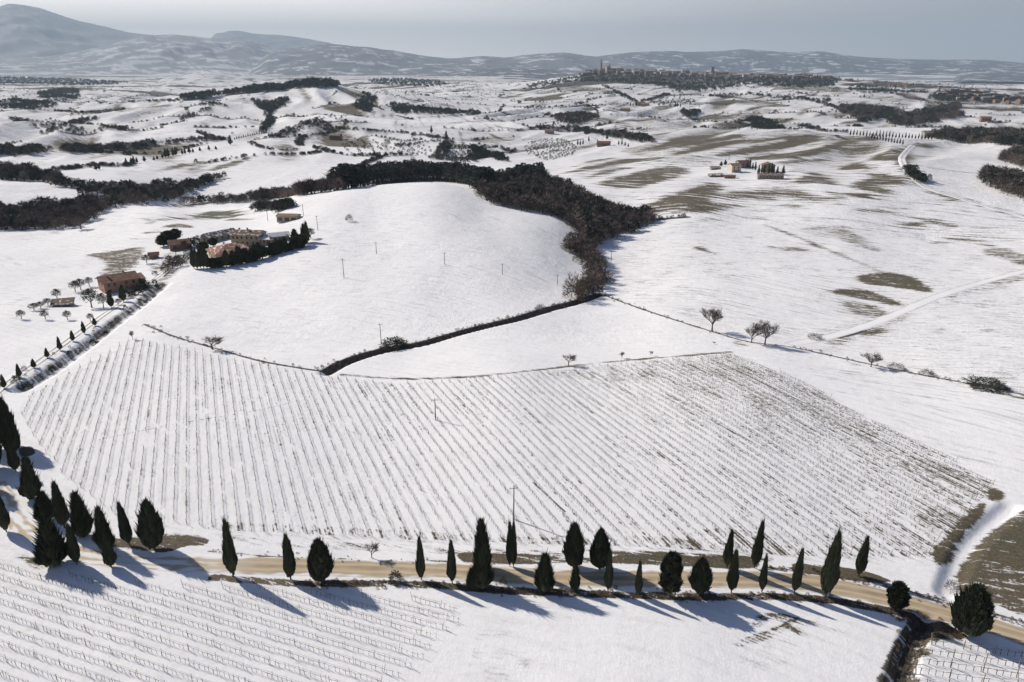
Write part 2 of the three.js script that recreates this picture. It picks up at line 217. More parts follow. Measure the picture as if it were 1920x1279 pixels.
area('r', [[170, 1003], [225, 1010], [300, 1000], [392, 1013], [385, 1022], [350, 1024], [310, 1036], [240, 1028], [180, 1018]], 0.98);
area('r', [[858, 1040], [930, 1037], [1010, 1041], [1070, 1046], [1180, 1041], [1320, 1044], [1425, 1049], [1420, 1063], [1300, 1063], [1160, 1057], [1060, 1056], [990, 1059], [900, 1057], [865, 1052]], 0.86); area('r', [[1485, 1058], [1560, 1062], [1620, 1070], [1670, 1090], [1640, 1093], [1560, 1086], [1490, 1073]], 0.85);
for (let k = 0; k < 8; k++) line('r', [[400 + k * 8, 1006 + k * 2.4], [560, 1014 + k * 1.8], [760, 1022 + k * 2], [960, 1031 + k * 1.6], [1200, 1034 + k * 1.4], [1450, 1046 + k * 1.3]], 0.16, 0.5);
line('r', [[400, 1083], [560, 1094], [700, 1094], [800, 1097], [960, 1108], [1150, 1115], [1300, 1119], [1450, 1119], [1560, 1126], [1690, 1150]], 1.7, 0.85); line('b', [[620, 1094], [800, 1097], [960, 1109], [1150, 1117], [1300, 1120], [1450, 1119]], 0.8, 0.5);
line('r', [[390, 1034], [560, 1047], [700, 1050], [840, 1053]], 0.5, 0.6); line('r', [[1440, 1066], [1540, 1072], [1650, 1095], [1780, 1130], [1930, 1170]], 1.1, 0.6);
area('r', [[30, 1038], [60, 1046], [112, 1050], [116, 1063], [80, 1066], [50, 1056]], 0.66);
for (let k = 0; k < 11; k++) { const t = k / 10, e = 0.3 + 0.7 * t; line('r', [[1440 - 34 * e, 1172 + 8 * e], [1440 - 20 * e, 1168 - 13 * e], [1446 + 14 * e, 1166 - 15 * e], [1474 + 30 * e, 1162 - 2 * e + 16 * (1 - t)], [1500 + 60 * t, 1172 + 20 * (1 - t)], [1500 + 92 * t, 1212 - 14 * t]], 0.16, 0.3 + 0.26 * Math.sin(k * 2.3) ** 2); }
for (let k = 0; k < 9; k++) line('r', [[1345 + k * 9, 1222 - k * 2], [1400 + k * 9, 1196 - k * 2], [1450 + k * 6, 1180 - k * 3]], 0.16, 0.36 + 0.16 * Math.sin(k * 1.7));
area('r', [[1380, 1190], [1500, 1180], [1480, 1240], [1400, 1260]], 0.2); area('r', [[880, 1200], [960, 1180], [1000, 1240], [920, 1279]], 0.14);
for (const d of [0, 7]) line('b', [[868 + d, 1158], [835 + d, 1190], [800 + d * 1.3, 1240], [768 + d * 1.5, 1290]], 0.13, 0.5);
line('b', NGULLY, 1.5, 0.7); line('r', [[1732, 1170], [1695, 1235], [1665, 1300]], 3.4, 0.8); line('r', [[1775, 1165], [1740, 1210], [1705, 1290]], 1.6, 0.6); area('r', [[1745, 1160], [1790, 1178], [1815, 1195], [1780, 1200], [1750, 1190]], 0.8); line('b', [[1650, 1142], [1700, 1152], [1735, 1165]], 1.4, 0.9);
// the cross path through the upper vineyard, and clods of turned earth along some rows
line('b', [[180, 826], [275, 806], [330, 795], [390, 785], [440, 777], [500, 766], [560, 752]], 0.3, 0.62); line('b', [[312, 712], [307, 768]], 0.22, 0.6); line('b', [[388, 774], [392, 790]], 0.4, 0.6); line('b', [[436, 745], [440, 782]], 0.26, 0.6); line('b', [[482, 728], [487, 768]], 0.22, 0.6); line('b', [[360, 682], [362, 704]], 0.22, 0.6); line('b', [[690, 800], [720, 850]], 0.3, 0.6); line('b', [[1000, 905], [1060, 960]], 0.35, 0.7); line('b', [[1150, 880], [1230, 940]], 0.35, 0.6); line('b', [[1300, 770], [1440, 845]], 0.35, 0.7); line('b', [[1390, 700], [1560, 780], [1700, 850]], 0.45, 0.7);
// boundary lines, ditches and banks
line('b', DITCH, 2.2, 0.8); line('r', DITCH, 3.2, 0.5); line('b', BANK, 2.2, 0.5); line('r', BANK, 3, 0.4); line('b', HEDGE_A, 1.2, 0.72); line('b', HEDGE_B, 1.3, 0.72); line('r', EDGE_C, 1.5, 0.66); line('b', EDGE_C.slice(0, 3), 1, 0.5);
line('r', [[1430, 420], [1520, 455], [1600, 488], [1650, 508]], 2, 0.66); line('r', [[1560, 643], [1640, 618], [1720, 585]], 2, 0.5); lens('b', [[1555, 636], [1600, 627], [1640, 615]], 3, 0.7); lens('b', [[1690, 588], [1720, 577], [1745, 567]], 2.5, 0.6); lens('r', [[1610, 630], [1640, 622], [1660, 622]], 5, 0.8); lens('b', [[1815, 718], [1850, 724], [1890, 732]], 3, 0.8); lens('r', [[1370, 640], [1400, 646]], 4, 0.8); lens('r', [[1590, 680], [1625, 686]], 3, 0.7); line('r', [[1200, 640], [1320, 652], [1420, 648]], 1.2, 0.5);
line('r', FARROAD, 9, 0.62); line('b', [[1738, 314], [1800, 322], [1845, 326]], 3, 0.8); line('r', [[1290, 410], [1380, 408], [1480, 392], [1560, 368], [1640, 352], [1715, 345]], 1.6, 0.42); line('b', [[1225, 412], [1290, 407]], 5, 0.9);
area('r', [[262, 560], [300, 520], [330, 498], [350, 480], [368, 470], [372, 478], [340, 505], [305, 535], [275, 565]], 0.5); area('b', [[302, 512], [325, 495], [345, 480], [350, 488], [320, 508], [310, 520]], 0.55);
line('r', [[0, 596], [50, 598], [110, 600]], 1.4, 0.42); line('r', [[20, 570], [45, 560], [60, 555]], 1.2, 0.4);
line('b', [[970, 258], [1060, 268], [1150, 285], [1260, 306], [1350, 318]], 1.6, 0.4);
// vineyards, drawn in the second sheet: R upper, G lower left, B rows too far away to build
const VINE_A = [[28, 757], [100, 715], [250, 632], [330, 650], [480, 680], [620, 706], [740, 719], [960, 703], [1130, 684], [1370, 664], [1500, 715], [1640, 790], [1780, 860], [1866, 905], [1820, 962], [1742, 1046], [1600, 1046], [1450, 1040], [1300, 1030], [960, 1018], [640, 1004], [400, 994], [215, 968], [130, 905], [70, 830]];
const VINE_B = [[-220, 1000], [-60, 1035], [30, 1052], [120, 1080], [205, 1095], [360, 1103], [520, 1103], [640, 1118], [740, 1122], [848, 1133], [872, 1165], [800, 1232], [745, 1290], [660, 1400], [-400, 1400]];
const VA = plan(VINE_A), VB = plan(VINE_B);
const rowsAlong = (a, b) => { const p = P(...a), q = P(...b), l = Math.hypot(q.x - p.x, q.z - p.z); return [(q.x - p.x) / l, (q.z - p.z) / l]; };
const DIR_A = rowsAlong([348, 992], [350, 680]), DIR_B = rowsAlong([197, 1097], [640, 1233]);
const across = (d, x, z) => -d[1] * x + d[0] * z, alongD = (d, x, z) => d[0] * x + d[1] * z;
const SP_A = 2.05, SP_B = 2.0;
const inside = (poly, x, z) => { let s = false; for (let i = 0, j = poly.length - 1; i < poly.length; j = i++) { const [ax, az] = poly[i], [bx, bz] = poly[j]; if ((az > z) !== (bz > z) && x < ((bx - ax) * (z - az)) / (bz - az) + ax) s = !s; } return s; };
const FARVINES = [[[1080, 248], [1180, 258], [1330, 300], [1350, 314], [1250, 300], [1130, 275], [1060, 262]], [[880, 262], [960, 252], [1000, 262], [985, 275], [890, 268]], [[1195, 207], [1270, 207], [1290, 225], [1300, 242], [1215, 250], [1193, 240]], [[1570, 275], [1620, 262], [1690, 270], [1640, 285], [1575, 290]]].map((p) => plan(p));

const SHEETS = [[40, 118, 0.12], [118, 215, 0.4], [215, 480, 1.6], [480, 1100, 4.5], [1100, 3200, 8], [3200, 9500, 12]].map(([r0, r1, soft]) => {
  const th = 0.73, pad = 3, x0 = -r1 * Math.sin(th) - pad, x1 = -x0, z1 = -r0 * Math.cos(th) + pad, z0 = -r1 - pad;
  const W = 2048, H = Math.min(1500, Math.round((2048 * (z1 - z0)) / (x1 - x0)));
  return { r0, r1, soft, x0, x1, z0, z1, W, H };
});
// the patchwork of far fields: thin snow over grass, clay furrows, and hedges along the field edges
function fieldPattern(x, z) {
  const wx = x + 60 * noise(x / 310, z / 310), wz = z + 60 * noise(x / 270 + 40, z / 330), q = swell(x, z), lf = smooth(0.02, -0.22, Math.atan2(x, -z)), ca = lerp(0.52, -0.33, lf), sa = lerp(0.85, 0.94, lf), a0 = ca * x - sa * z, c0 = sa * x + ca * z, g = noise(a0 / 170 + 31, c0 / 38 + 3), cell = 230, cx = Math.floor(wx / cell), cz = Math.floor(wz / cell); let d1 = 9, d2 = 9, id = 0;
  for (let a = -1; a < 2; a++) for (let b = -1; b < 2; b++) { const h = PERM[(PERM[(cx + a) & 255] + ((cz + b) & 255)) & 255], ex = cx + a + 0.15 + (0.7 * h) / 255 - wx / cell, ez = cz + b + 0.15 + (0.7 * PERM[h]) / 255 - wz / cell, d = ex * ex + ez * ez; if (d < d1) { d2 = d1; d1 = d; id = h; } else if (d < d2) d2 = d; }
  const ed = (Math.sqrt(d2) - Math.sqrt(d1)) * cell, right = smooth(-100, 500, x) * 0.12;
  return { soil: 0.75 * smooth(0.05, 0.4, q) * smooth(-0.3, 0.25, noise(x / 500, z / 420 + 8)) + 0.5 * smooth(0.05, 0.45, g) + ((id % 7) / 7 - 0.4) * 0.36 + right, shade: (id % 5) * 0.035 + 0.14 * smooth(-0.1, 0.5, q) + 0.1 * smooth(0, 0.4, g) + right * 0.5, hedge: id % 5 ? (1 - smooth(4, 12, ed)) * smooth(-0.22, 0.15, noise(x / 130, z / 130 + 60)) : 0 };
}
function paintSheet(s) {
  const { W, H, x0, x1, z0, z1 } = s, kx = W / (x1 - x0), kz = H / (z1 - z0), draw = (fill) => {
    const c = document.createElement('canvas'); c.width = W; c.height = H; const g = c.getContext('2d'); g.fillStyle = '#000'; g.fillRect(0, 0, W, H); g.globalCompositeOperation = 'lighter'; g.lineJoin = g.lineCap = 'round'; fill(g);
    const d = g.getImageData(0, 0, W, H).data; return d;
  };
  const path = (g, p, close) => { g.beginPath(); p.forEach(([x, z], i) => g[i ? 'lineTo' : 'moveTo']((x - x0) * kx, (z - z0) * kz)); if (close) g.closePath(); };
  const col = { r: (a) => `rgb(${(a * 255) | 0},0,0)`, g: (a) => `rgb(0,${(a * 255) | 0},0)`, b: (a) => `rgb(0,0,${(a * 255) | 0})` };
  const A = draw((g) => { for (const q of AREAS) { path(g, q.p, !q.w); if (q.w) { g.strokeStyle = col[q.ch](q.a); g.lineWidth = q.w * kx; g.stroke(); } else { g.fillStyle = col[q.ch](q.a); g.fill(); } } });
  const B = draw((g) => { path(g, VA, 1); g.fillStyle = '#f00'; g.fill(); path(g, VB, 1); g.fillStyle = '#0f0'; g.fill(); g.fillStyle = '#00f'; for (const p of FARVINES) { path(g, p, 1); g.fill(); } });
  const n = W * H, M = [0, 1, 2].map((c) => { const m = new Float32Array(n); for (let i = 0; i < n; i++) m[i] = A[i * 4 + c] / 255; return m; });
  const rad = Math.round(s.soft * kx);
  if (rad > 0) { // soften, more for bare soil than for ditches and hedges
    const t = new Float32Array(n), pass = (m, r) => {
      for (let y = 0; y < H; y++) { let a = 0; for (let x = -r; x < W; x++) { if (x + r < W) a += m[y * W + x + r]; if (x - r - 1 >= 0) a -= m[y * W + x - r - 1]; if (x >= 0) t[y * W + x] = a / (2 * r + 1); } }
      for (let x = 0; x < W; x++) { let a = 0; for (let y = -r; y < H; y++) { if (y + r < H) a += t[(y + r) * W + x]; if (y - r - 1 >= 0) a -= t[(y - r - 1) * W + x]; if (y >= 0) m[y * W + x] = a / (2 * r + 1); } }
    };
    pass(M[0], rad); pass(M[0], rad); pass(M[1], rad); const rb = Math.max(0, Math.round(rad * 0.25)); if (rb) pass(M[2], rb);
  }
  const out = new Uint8Array(n * 4), enc = new Uint8Array(4097); for (let i = 0; i <= 4096; i++) { const v = i / 4096; enc[i] = Math.round(255 * (v <= 0.0031308 ? 12.92 * v : 1.055 * v ** (1 / 2.4) - 0.055)); }
  const px = 1 / kx, fine = px < 0.4, near = px < 1, far = s.r0 >= 400;
  for (let j = 0; j < H; j++) {
    const z = z0 + (j + 0.5) / kz;
    for (let i = 0; i < W; i++) {
      const x = x0 + (i + 0.5) / kx, r2 = x * x + z * z, o = j * W + i; let k = o * 4;
      if (r2 < (s.r0 - 8) ** 2 * 0.96 || r2 > (s.r1 + 30) ** 2 * 1.02) { out[k] = out[k + 1] = out[k + 2] = 200; out[k + 3] = 255; continue; }
      const R0 = M[0][o], G0 = M[1][o], D0 = M[2][o], va = B[k] > 127, vb = B[k + 1] > 127, vf = B[k + 2] > 127;
      const big = noise(x / 90 + 11, z / 70), mid = noise(x / 17, z / 14 + 5), bend = big * 9;
      // plough and drift lines run across the slope
      let fa = 0.92 * x + 0.38 * z + bend * 4, fc = -0.38 * x + 0.92 * z + bend * 3;
      if (va || vb) { const dir = va ? DIR_A : DIR_B; fa = alongD(dir, x, z); fc = across(dir, x, z); }
      const st1 = noise(fa / 9, fc / (va ? 0.8 : 1.5)), st2 = fine ? noise(fa / 2.2 + 40, fc / 0.42) : noise(fa / 34, fc / 5.2);
      const sp = fine ? noise(x / 0.33, z / 0.33) : near ? noise(x / 1.4, z / 1.4) : noise(x / 5.5, z / 5.5);
      let soil = R0 * (fine ? 1.02 : 0.9) + (st1 * 0.55 + st2 * (fine ? 0.5 : 0.85) + mid * 0.3 + sp * 0.34) * (0.6 + 0.4 * Math.min(1, R0 * 3)) + 0.05 * Math.max(0, big);
      let warm = 0.5 + mid * 0.7;
      if (va || vb) {
        const dir = va ? DIR_A : DIR_B, q = across(dir, x, z) / (va ? SP_A : SP_B), al = alongD(dir, x, z), ph = q - Math.floor(q), e = Math.min(ph, 1 - ph), ri = Math.floor(q + 0.5);
        const clump = noise(al / 1.1, ri * 7.3), longs = noise(al / 14 + ri * 3.1, ri * 5.7), tr = Math.abs(Math.abs(ph - 0.5) - 0.2);
        soil += (va ? 0.5 + 0.3 * smooth(-20, 90, x) : 0.26) * (1 - smooth(0.04, 0.2, e)) * (0.5 + 1.1 * clump + 0.7 * longs) + (va ? 0.5 + 0.4 * smooth(-20, 90, x) : 0.26) * (1 - smooth(0.02, 0.09, tr)) * (0.35 + 1.1 * noise(al / 0.8, ri * 3.3 + (ph > 0.5 ? 40 : 0)) + 0.8 * longs + 0.4 * big);
      }
      if (vf) { const q = across(DIR_A, x, z) / 5 + bend * 0.02, ph = q - Math.floor(q); soil += 0.5 * (1 - smooth(0.1, 0.3, Math.min(ph, 1 - ph))) * (0.6 + sp); }
      let shade = 0, hedge = 0;
      if (far) { // patchwork of small fields, clay furrows and hedges too far off to draw one by one
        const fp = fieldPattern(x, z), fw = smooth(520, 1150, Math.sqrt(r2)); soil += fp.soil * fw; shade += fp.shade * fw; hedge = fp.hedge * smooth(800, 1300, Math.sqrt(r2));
        if (s.r0 > 3000) hedge = Math.max(hedge, smooth(0.12, 0.22, noise(x / 700 + 3, z / 380) + 0.35 * noise(x / 160, z / 110)) * 0.9);
      }
      const S = smooth(0.5, 0.74, soil), g = clamp(G0 * 1.3 + mid * 0.3, 0, 1) * Math.min(1, G0 * 4), D = smooth(0.38, 0.62, Math.max(D0, hedge) + (sp * 0.35 + st1 * 0.25) * Math.min(1, Math.max(D0, hedge) * 4));
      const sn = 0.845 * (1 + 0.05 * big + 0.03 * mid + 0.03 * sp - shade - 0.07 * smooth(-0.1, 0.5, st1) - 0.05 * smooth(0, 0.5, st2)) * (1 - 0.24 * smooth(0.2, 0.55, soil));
      let cr = sn, cg = sn * 0.995, cb = sn * 1.0;
      const br = 0.85 + 0.7 * sp + 0.5 * st2 + 0.3 * st1, er = lerp(0.118, 0.09, warm) * br, eg = lerp(0.09, 0.078, warm) * br, eb = lerp(0.057, 0.046, warm) * br;
      cr = lerp(cr, lerp(er, 0.062, g), S); cg = lerp(cg, lerp(eg, 0.085, g), S); cb = lerp(cb, lerp(eb, 0.045, g), S);
      cr = lerp(cr, 0.062 * br, D); cg = lerp(cg, 0.054 * br, D); cb = lerp(cb, 0.043 * br, D);
      out[k++] = enc[(clamp(cr, 0, 1) * 4096) | 0]; out[k++] = enc[(clamp(cg, 0, 1) * 4096) | 0]; out[k++] = enc[(clamp(cb, 0, 1) * 4096) | 0]; out[k] = 255;
    }
  }
  const t = new THREE.DataTexture(out, W, H, THREE.RGBAFormat); t.colorSpace = THREE.SRGBColorSpace; t.magFilter = t.minFilter = THREE.LinearFilter; t.needsUpdate = true; return t;
}
const snowBump = (() => { // clods, crust and small drifts, tiled
  const N = 1024, d = new Uint8Array(N * N * 4), per = (x, z, f) => { const u = x / N, v = z / N, a = noise(u * f, v * f), b = noise((u - 1) * f, v * f), c = noise(u * f, (v - 1) * f), e = noise((u - 1) * f, (v - 1) * f); return lerp(lerp(a, b, u), lerp(c, e, u), v); };
  for (let y = 0; y < N; y++) for (let x = 0; x < N; x++) { const h = 0.5 + 0.42 * per(x, y, 12) + 0.25 * per(x, y, 37) + 0.2 * per(x, y, 110) + 0.12 * per(x, y, 240), k = (y * N + x) * 4; d[k] = d[k + 1] = d[k + 2] = clamp(h * 255, 0, 255); d[k + 3] = 255; }
  const t = new THREE.DataTexture(d, N, N, THREE.RGBAFormat); t.wrapS = t.wrapT = THREE.RepeatWrapping; t.magFilter = THREE.LinearFilter; t.needsUpdate = true; return t;
})();
// the sheets of ground, one after the other outward, and the land beside and behind the view
function groundMesh(name, rs, bs, sheet, mat) {
  const nb = bs.length, pos = new Float32Array(rs.length * nb * 3), uv = new Float32Array(rs.length * nb * 2), idx = [];
  rs.forEach((r, i) => bs.forEach((b, j) => { const x = r * Math.sin(b), z = -r * Math.cos(b), o = i * nb + j; pos.set([x, ground(x, z), z], o * 3); uv.set(sheet ? [(x - sheet.x0) / (sheet.x1 - sheet.x0), (z - sheet.z0) / (sheet.z1 - sheet.z0)] : [x / 20, z / 20], o * 2); if (i && j) idx.push(o, o - 1, o - nb - 1, o, o - nb - 1, o - nb); }));
  const g = new THREE.BufferGeometry(); g.setAttribute('position', new THREE.BufferAttribute(pos, 3)); g.setAttribute('uv', new THREE.BufferAttribute(uv, 2)); g.setIndex(idx);
  // normals from the land itself, so that neighbouring sheets meet without a crease
  const nor = new Float32Array(pos.length); for (let o = 0; o < pos.length; o += 3) { const x = pos[o], z = pos[o + 2], e = Math.max(0.4, Math.hypot(x, z) * 0.004), dx = ground(x + e, z) - ground(x - e, z), dz = ground(x, z + e) - ground(x, z - e), l = Math.hypot(dx, 2 * e, dz); nor.set([-dx / l, (2 * e) / l, -dz / l], o); }
  g.setAttribute('normal', new THREE.BufferAttribute(nor, 3));
  return tag(mesh(name, g, mat), null, null, null, 'structure');
}
const linspace = (a, b, n) => Array.from({ length: n + 1 }, (_, i) => a + ((b - a) * i) / n), logspace = (a, b, st) => { const n = Math.ceil(Math.log(b / a) / st); return Array.from({ length: n + 1 }, (_, i) => a * (b / a) ** (i / n)); };
const BEAR = linspace(-0.72, 0.72, 460);
const SHEETNAMES = ['foreground_field', 'vineyard_field', 'hill_field', 'valley_field', 'rolling_hills', 'valley_plain'];
SHEETS.forEach((s, i) => {
  const map = paintSheet(s), bump = snowBump.clone(), tile = [14, 22, 50, 110, 330, 900][i]; bump.repeat.set((s.x1 - s.x0) / tile, (s.z1 - s.z0) / tile); bump.needsUpdate = true;
  groundMesh(SHEETNAMES[i], logspace(s.r0, s.r1, [0.008, 0.006, 0.006, 0.008, 0.011, 0.014][i]), BEAR, s, new THREE.MeshStandardMaterial({ map, bumpMap: bump, bumpScale: [0.09, 0.14, 0.36, 1.1, 4, 12][i], roughness: 0.92 }));
});
const plainSnow = new THREE.MeshStandardMaterial({ color: new THREE.Color().setRGB(0.8, 0.8, 0.81), roughness: 0.95 });
{ // woods and fields of the plain, too far off to draw one by one
  const g = groundMesh('distant_plain', logspace(9500, 29000, 0.012), linspace(-0.72, 0.72, 500), null, new THREE.MeshStandardMaterial({ vertexColors: true, roughness: 0.95 })).geometry, p = g.attributes.position, c = new Float32Array(p.count * 3);
  for (let i = 0; i < p.count; i++) { const x = p.getX(i), z = p.getZ(i), w = smooth(-0.15, 0.1, fbm(x / 1400 + 4, z / 900, 4)) * 0.85; c.set([lerp(0.75, 0.07, w), lerp(0.75, 0.085, w), lerp(0.77, 0.105, w)], i * 3); }
  g.setAttribute('color', new THREE.BufferAttribute(c, 3));
}
groundMesh('land_beside_the_view', [0.5, 15, 28, ...logspace(40, 29000, 0.06)], [...linspace(-Math.PI, -0.72, 40)], null, plainSnow);
groundMesh('land_beside_the_view', [0.5, 15, 28, ...logspace(40, 29000, 0.06)], [...linspace(0.72, Math.PI, 40)], null, plainSnow);
groundMesh('ground_below_the_view', [0.5, 15, 28, 40], linspace(-0.72, 0.72, 40), null, plainSnow);
// ---------------------------------------------------------------- mountains and far ranges: skyline heights by bearing, spurs and gullies, woods and snowfields
function range(name, label, dist, depth, base, sky, snowAmount, seed, rough = 1, dust = 0.06) {
  const pts = sky.map(([u, v]) => { const d = sight(u, v), h = Math.hypot(d[0], d[2]); return [Math.atan2(d[0], -d[2]), EYE + (dist * d[1]) / h]; });
  const top = (b) => { let i = 0; while (i < pts.length - 2 && b > pts[i + 1][0]) i++; const a = pts[Math.max(0, i - 1)][1], p = pts[i], q = pts[i + 1], d = pts[Math.min(pts.length - 1, i + 2)][1]; return cub(a, p[1], q[1], d, clamp((b - p[0]) / (q[0] - p[0]), 0, 1)); };
  const b0 = pts[0][0], b1 = pts[pts.length - 1][0], nb = Math.round((b1 - b0) / 0.0022), ns = 84, pos = [], col = [], idx = [];
  for (let j = 0; j <= ns; j++) for (let i = 0; i <= nb; i++) {
    const b = b0 + ((b1 - b0) * i) / nb, s = j / ns, r = dist - depth + s * depth * 1.7, x = r * Math.sin(b), z = -r * Math.cos(b), f = Math.min(1, s * 1.7), k = s * 1.7 <= 1 ? f ** 1.25 * (1.75 - 0.75 * f) : Math.max(0, 1 - ((s * 1.7 - 1) / 0.7) ** 1.4), H = top(b) - base;
    const sc = depth * 0.34, wx = x + sc * 0.3 * noise(x / sc + seed, z / sc), spur = 1 - 2 * Math.abs(noise(wx / (sc * 0.55) + seed, z / (sc * 1.2))), fine = fbm(x / (sc * 0.3) + seed, z / (sc * 0.3), 4), edge = Math.min(1, (b - b0) / 0.05, (b1 - b) / 0.05);
    const y = base + H * edge * (k + rough * 4 * k * (1 - k) * (0.13 * (spur - 0.6) + 0.09 * fine)) + rough * 0.035 * H * fine * k - (1 - edge) * 60;
    pos.push(x, y, z);
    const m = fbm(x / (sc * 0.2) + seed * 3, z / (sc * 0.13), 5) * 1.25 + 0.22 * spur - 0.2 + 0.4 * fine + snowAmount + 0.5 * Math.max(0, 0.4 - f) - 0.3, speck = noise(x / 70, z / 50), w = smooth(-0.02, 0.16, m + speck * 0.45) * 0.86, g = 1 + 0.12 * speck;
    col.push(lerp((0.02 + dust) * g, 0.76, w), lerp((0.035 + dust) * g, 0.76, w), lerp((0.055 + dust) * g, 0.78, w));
    if (i && j) { const o = j * (nb + 1) + i; idx.push(o, o - nb - 1, o - 1, o - 1, o - nb - 1, o - nb - 2); }
  }
  const g = new THREE.BufferGeometry(); g.setAttribute('position', new THREE.Float32BufferAttribute(pos, 3)); g.setAttribute('color', new THREE.Float32BufferAttribute(col, 3)); g.setIndex(idx); g.computeVertexNormals();
  return tag(mesh(name, g, new THREE.MeshStandardMaterial({ vertexColors: true, roughness: 0.95, side: THREE.DoubleSide })), label, null, null, 'structure');
}
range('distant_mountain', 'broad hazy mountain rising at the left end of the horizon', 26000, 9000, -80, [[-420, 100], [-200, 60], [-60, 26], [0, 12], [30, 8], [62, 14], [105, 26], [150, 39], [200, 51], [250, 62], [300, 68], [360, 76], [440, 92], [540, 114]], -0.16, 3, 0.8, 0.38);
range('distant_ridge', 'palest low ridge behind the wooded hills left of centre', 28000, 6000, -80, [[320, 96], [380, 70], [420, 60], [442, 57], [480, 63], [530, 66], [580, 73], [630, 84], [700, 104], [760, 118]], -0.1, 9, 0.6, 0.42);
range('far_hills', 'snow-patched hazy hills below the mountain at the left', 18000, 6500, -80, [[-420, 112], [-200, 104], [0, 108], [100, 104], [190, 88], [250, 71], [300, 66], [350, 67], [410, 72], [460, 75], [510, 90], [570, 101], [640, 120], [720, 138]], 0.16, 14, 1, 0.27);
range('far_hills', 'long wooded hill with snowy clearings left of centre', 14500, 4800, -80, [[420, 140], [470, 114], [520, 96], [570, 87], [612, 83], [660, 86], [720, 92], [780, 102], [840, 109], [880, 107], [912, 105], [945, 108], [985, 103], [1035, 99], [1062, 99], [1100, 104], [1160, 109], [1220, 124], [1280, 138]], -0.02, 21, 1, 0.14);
range('far_hills', 'dark blue line of hills behind the town on the right', 18000, 5500, -80, [[1040, 132], [1090, 112], [1135, 104], [1185, 98], [1250, 96], [1320, 97], [1375, 94], [1400, 92], [1430, 95], [1480, 98], [1545, 97], [1600, 105], [1680, 110], [1760, 112], [1850, 112], [1920, 118], [2100, 124], [2400, 136]], 0.0, 33);
range('far_hills', 'low dark hill at the right edge of the horizon', 11000, 2500, -85, [[1720, 156], [1780, 144], [1830, 137], [1880, 139], [1930, 143], [2050, 140], [2200, 146], [2400, 154]], -0.1, 41);
range('low_hills', 'patchy wooded rises between the long hill and the town', 9500, 2600, -85, [[650, 160], [720, 150], [790, 143], [850, 135], [900, 131], [955, 127], [1010, 129], [1070, 134], [1130, 142], [1200, 152]], 0.04, 52);
range('snowy_hill', 'smooth white hill on the plain at the left', 6600, 1300, -85, [[215, 166], [265, 156], [310, 147], [350, 138], [392, 131], [430, 134], [480, 141], [540, 148], [600, 156], [640, 164]], 0.75, 60, 0.5);

// ---------------------------------------------------------------- roads and tracks, each a sheet lying on the ground
function strip(name, label, pts, width, rows, lift, colour, step = 0.8) {
  const p = plan(curve(pts, 12)), c = new THREE.CatmullRomCurve3(p.map(([x, z]) => new THREE.Vector3(x, 0, z))), n = Math.ceil(c.getLength() / step), q = c.getSpacedPoints(n), pos = [], col = [], idx = [], L = c.getLength();
  for (let i = 0; i <= n; i++) {
    const a = q[Math.max(0, i - 1)], b = q[Math.min(n, i + 1)], l = Math.hypot(b.x - a.x, b.z - a.z), nx = -(b.z - a.z) / l, nz = (b.x - a.x) / l, s = (i / n) * L, w = width * (1 + 0.1 * noise(s / 7, 3) + 0.06 * noise(s / 1.9, 8));
    for (let j = 0; j <= rows; j++) { const t = (j / rows) * 2 - 1, x = q[i].x + (nx * t * w) / 2, z = q[i].z + (nz * t * w) / 2; pos.push(x, ground(x, z) + (Math.abs(t) > 0.99 ? -0.05 : lift), z); col.push(...colour(t, s, x, z)); if (i && j) { const o = i * (rows + 1) + j; idx.push(o, o - 1, o - rows - 1, o - 1, o - rows - 2, o - rows - 1); } }
  }
  const g = new THREE.BufferGeometry(); g.setAttribute('position', new THREE.Float32BufferAttribute(pos, 3)); g.setAttribute('color', new THREE.Float32BufferAttribute(col, 3)); g.setIndex(idx); g.computeVertexNormals();
  return tag(mesh(name, g, new THREE.MeshStandardMaterial({ vertexColors: true, roughness: 0.9, side: THREE.DoubleSide })), label, null, null, 'structure');
}
const mix3 = (a, b, t) => [lerp(a[0], b[0], t), lerp(a[1], b[1], t), lerp(a[2], b[2], t)], SNOW = [0.84, 0.84, 0.845], SAND = [0.5, 0.405, 0.27], MUD = [0.24, 0.185, 0.115];
strip('dirt_road', 'sandy unpaved road curving below the line of cypresses', ROAD, 4.7, 22, 0.045, (t, s, x, z) => {
  const rut = Math.exp(-(((Math.abs(t) - 0.36) / 0.13) ** 2)), n = noise(s / 2.4, t * 3.1), n2 = noise(s / 13, t * 2), n3 = noise(s / 0.5, t * 11);
  let c = mix3(SAND, MUD, clamp(0.24 + 0.6 * (0.5 - rut) * 0.6 + 0.55 * n2 + 0.42 * n + 0.34 * n3, 0, 0.95)); c = mix3(c, [0.64, 0.54, 0.39], 0.75 * rut * clamp(0.5 + n2, 0, 1));
  const left = smooth(-38, -56, x), sn = clamp(smooth(0.62, 0.95, Math.abs(t) + 0.34 * n + 0.34 * n2) + left * smooth(0.15, 0.5, 0.45 - 0.5 * rut + 0.6 * n + 0.5 * n2 + 0.1), 0, 1) * 0.95;
  return mix3(c, SNOW, sn);
}, 0.5);
strip('farm_track', 'snowy farm track with two dark wheel ruts beside young cypresses', FARMTRACK, 4.2, 20, 0.05, (t, s) => {
  const rut = Math.exp(-(((Math.abs(t) - 0.42) / 0.13) ** 2)), n = noise(s / 3, t * 2), n2 = noise(s / 14, 4 + t); return mix3(SNOW, [0.16, 0.125, 0.085], clamp(rut * (1 + 0.6 * n + 0.5 * n2) + smooth(180, 260, s) * 0.35 * (0.6 + n + n2), 0, 0.93));
}, 0.9);
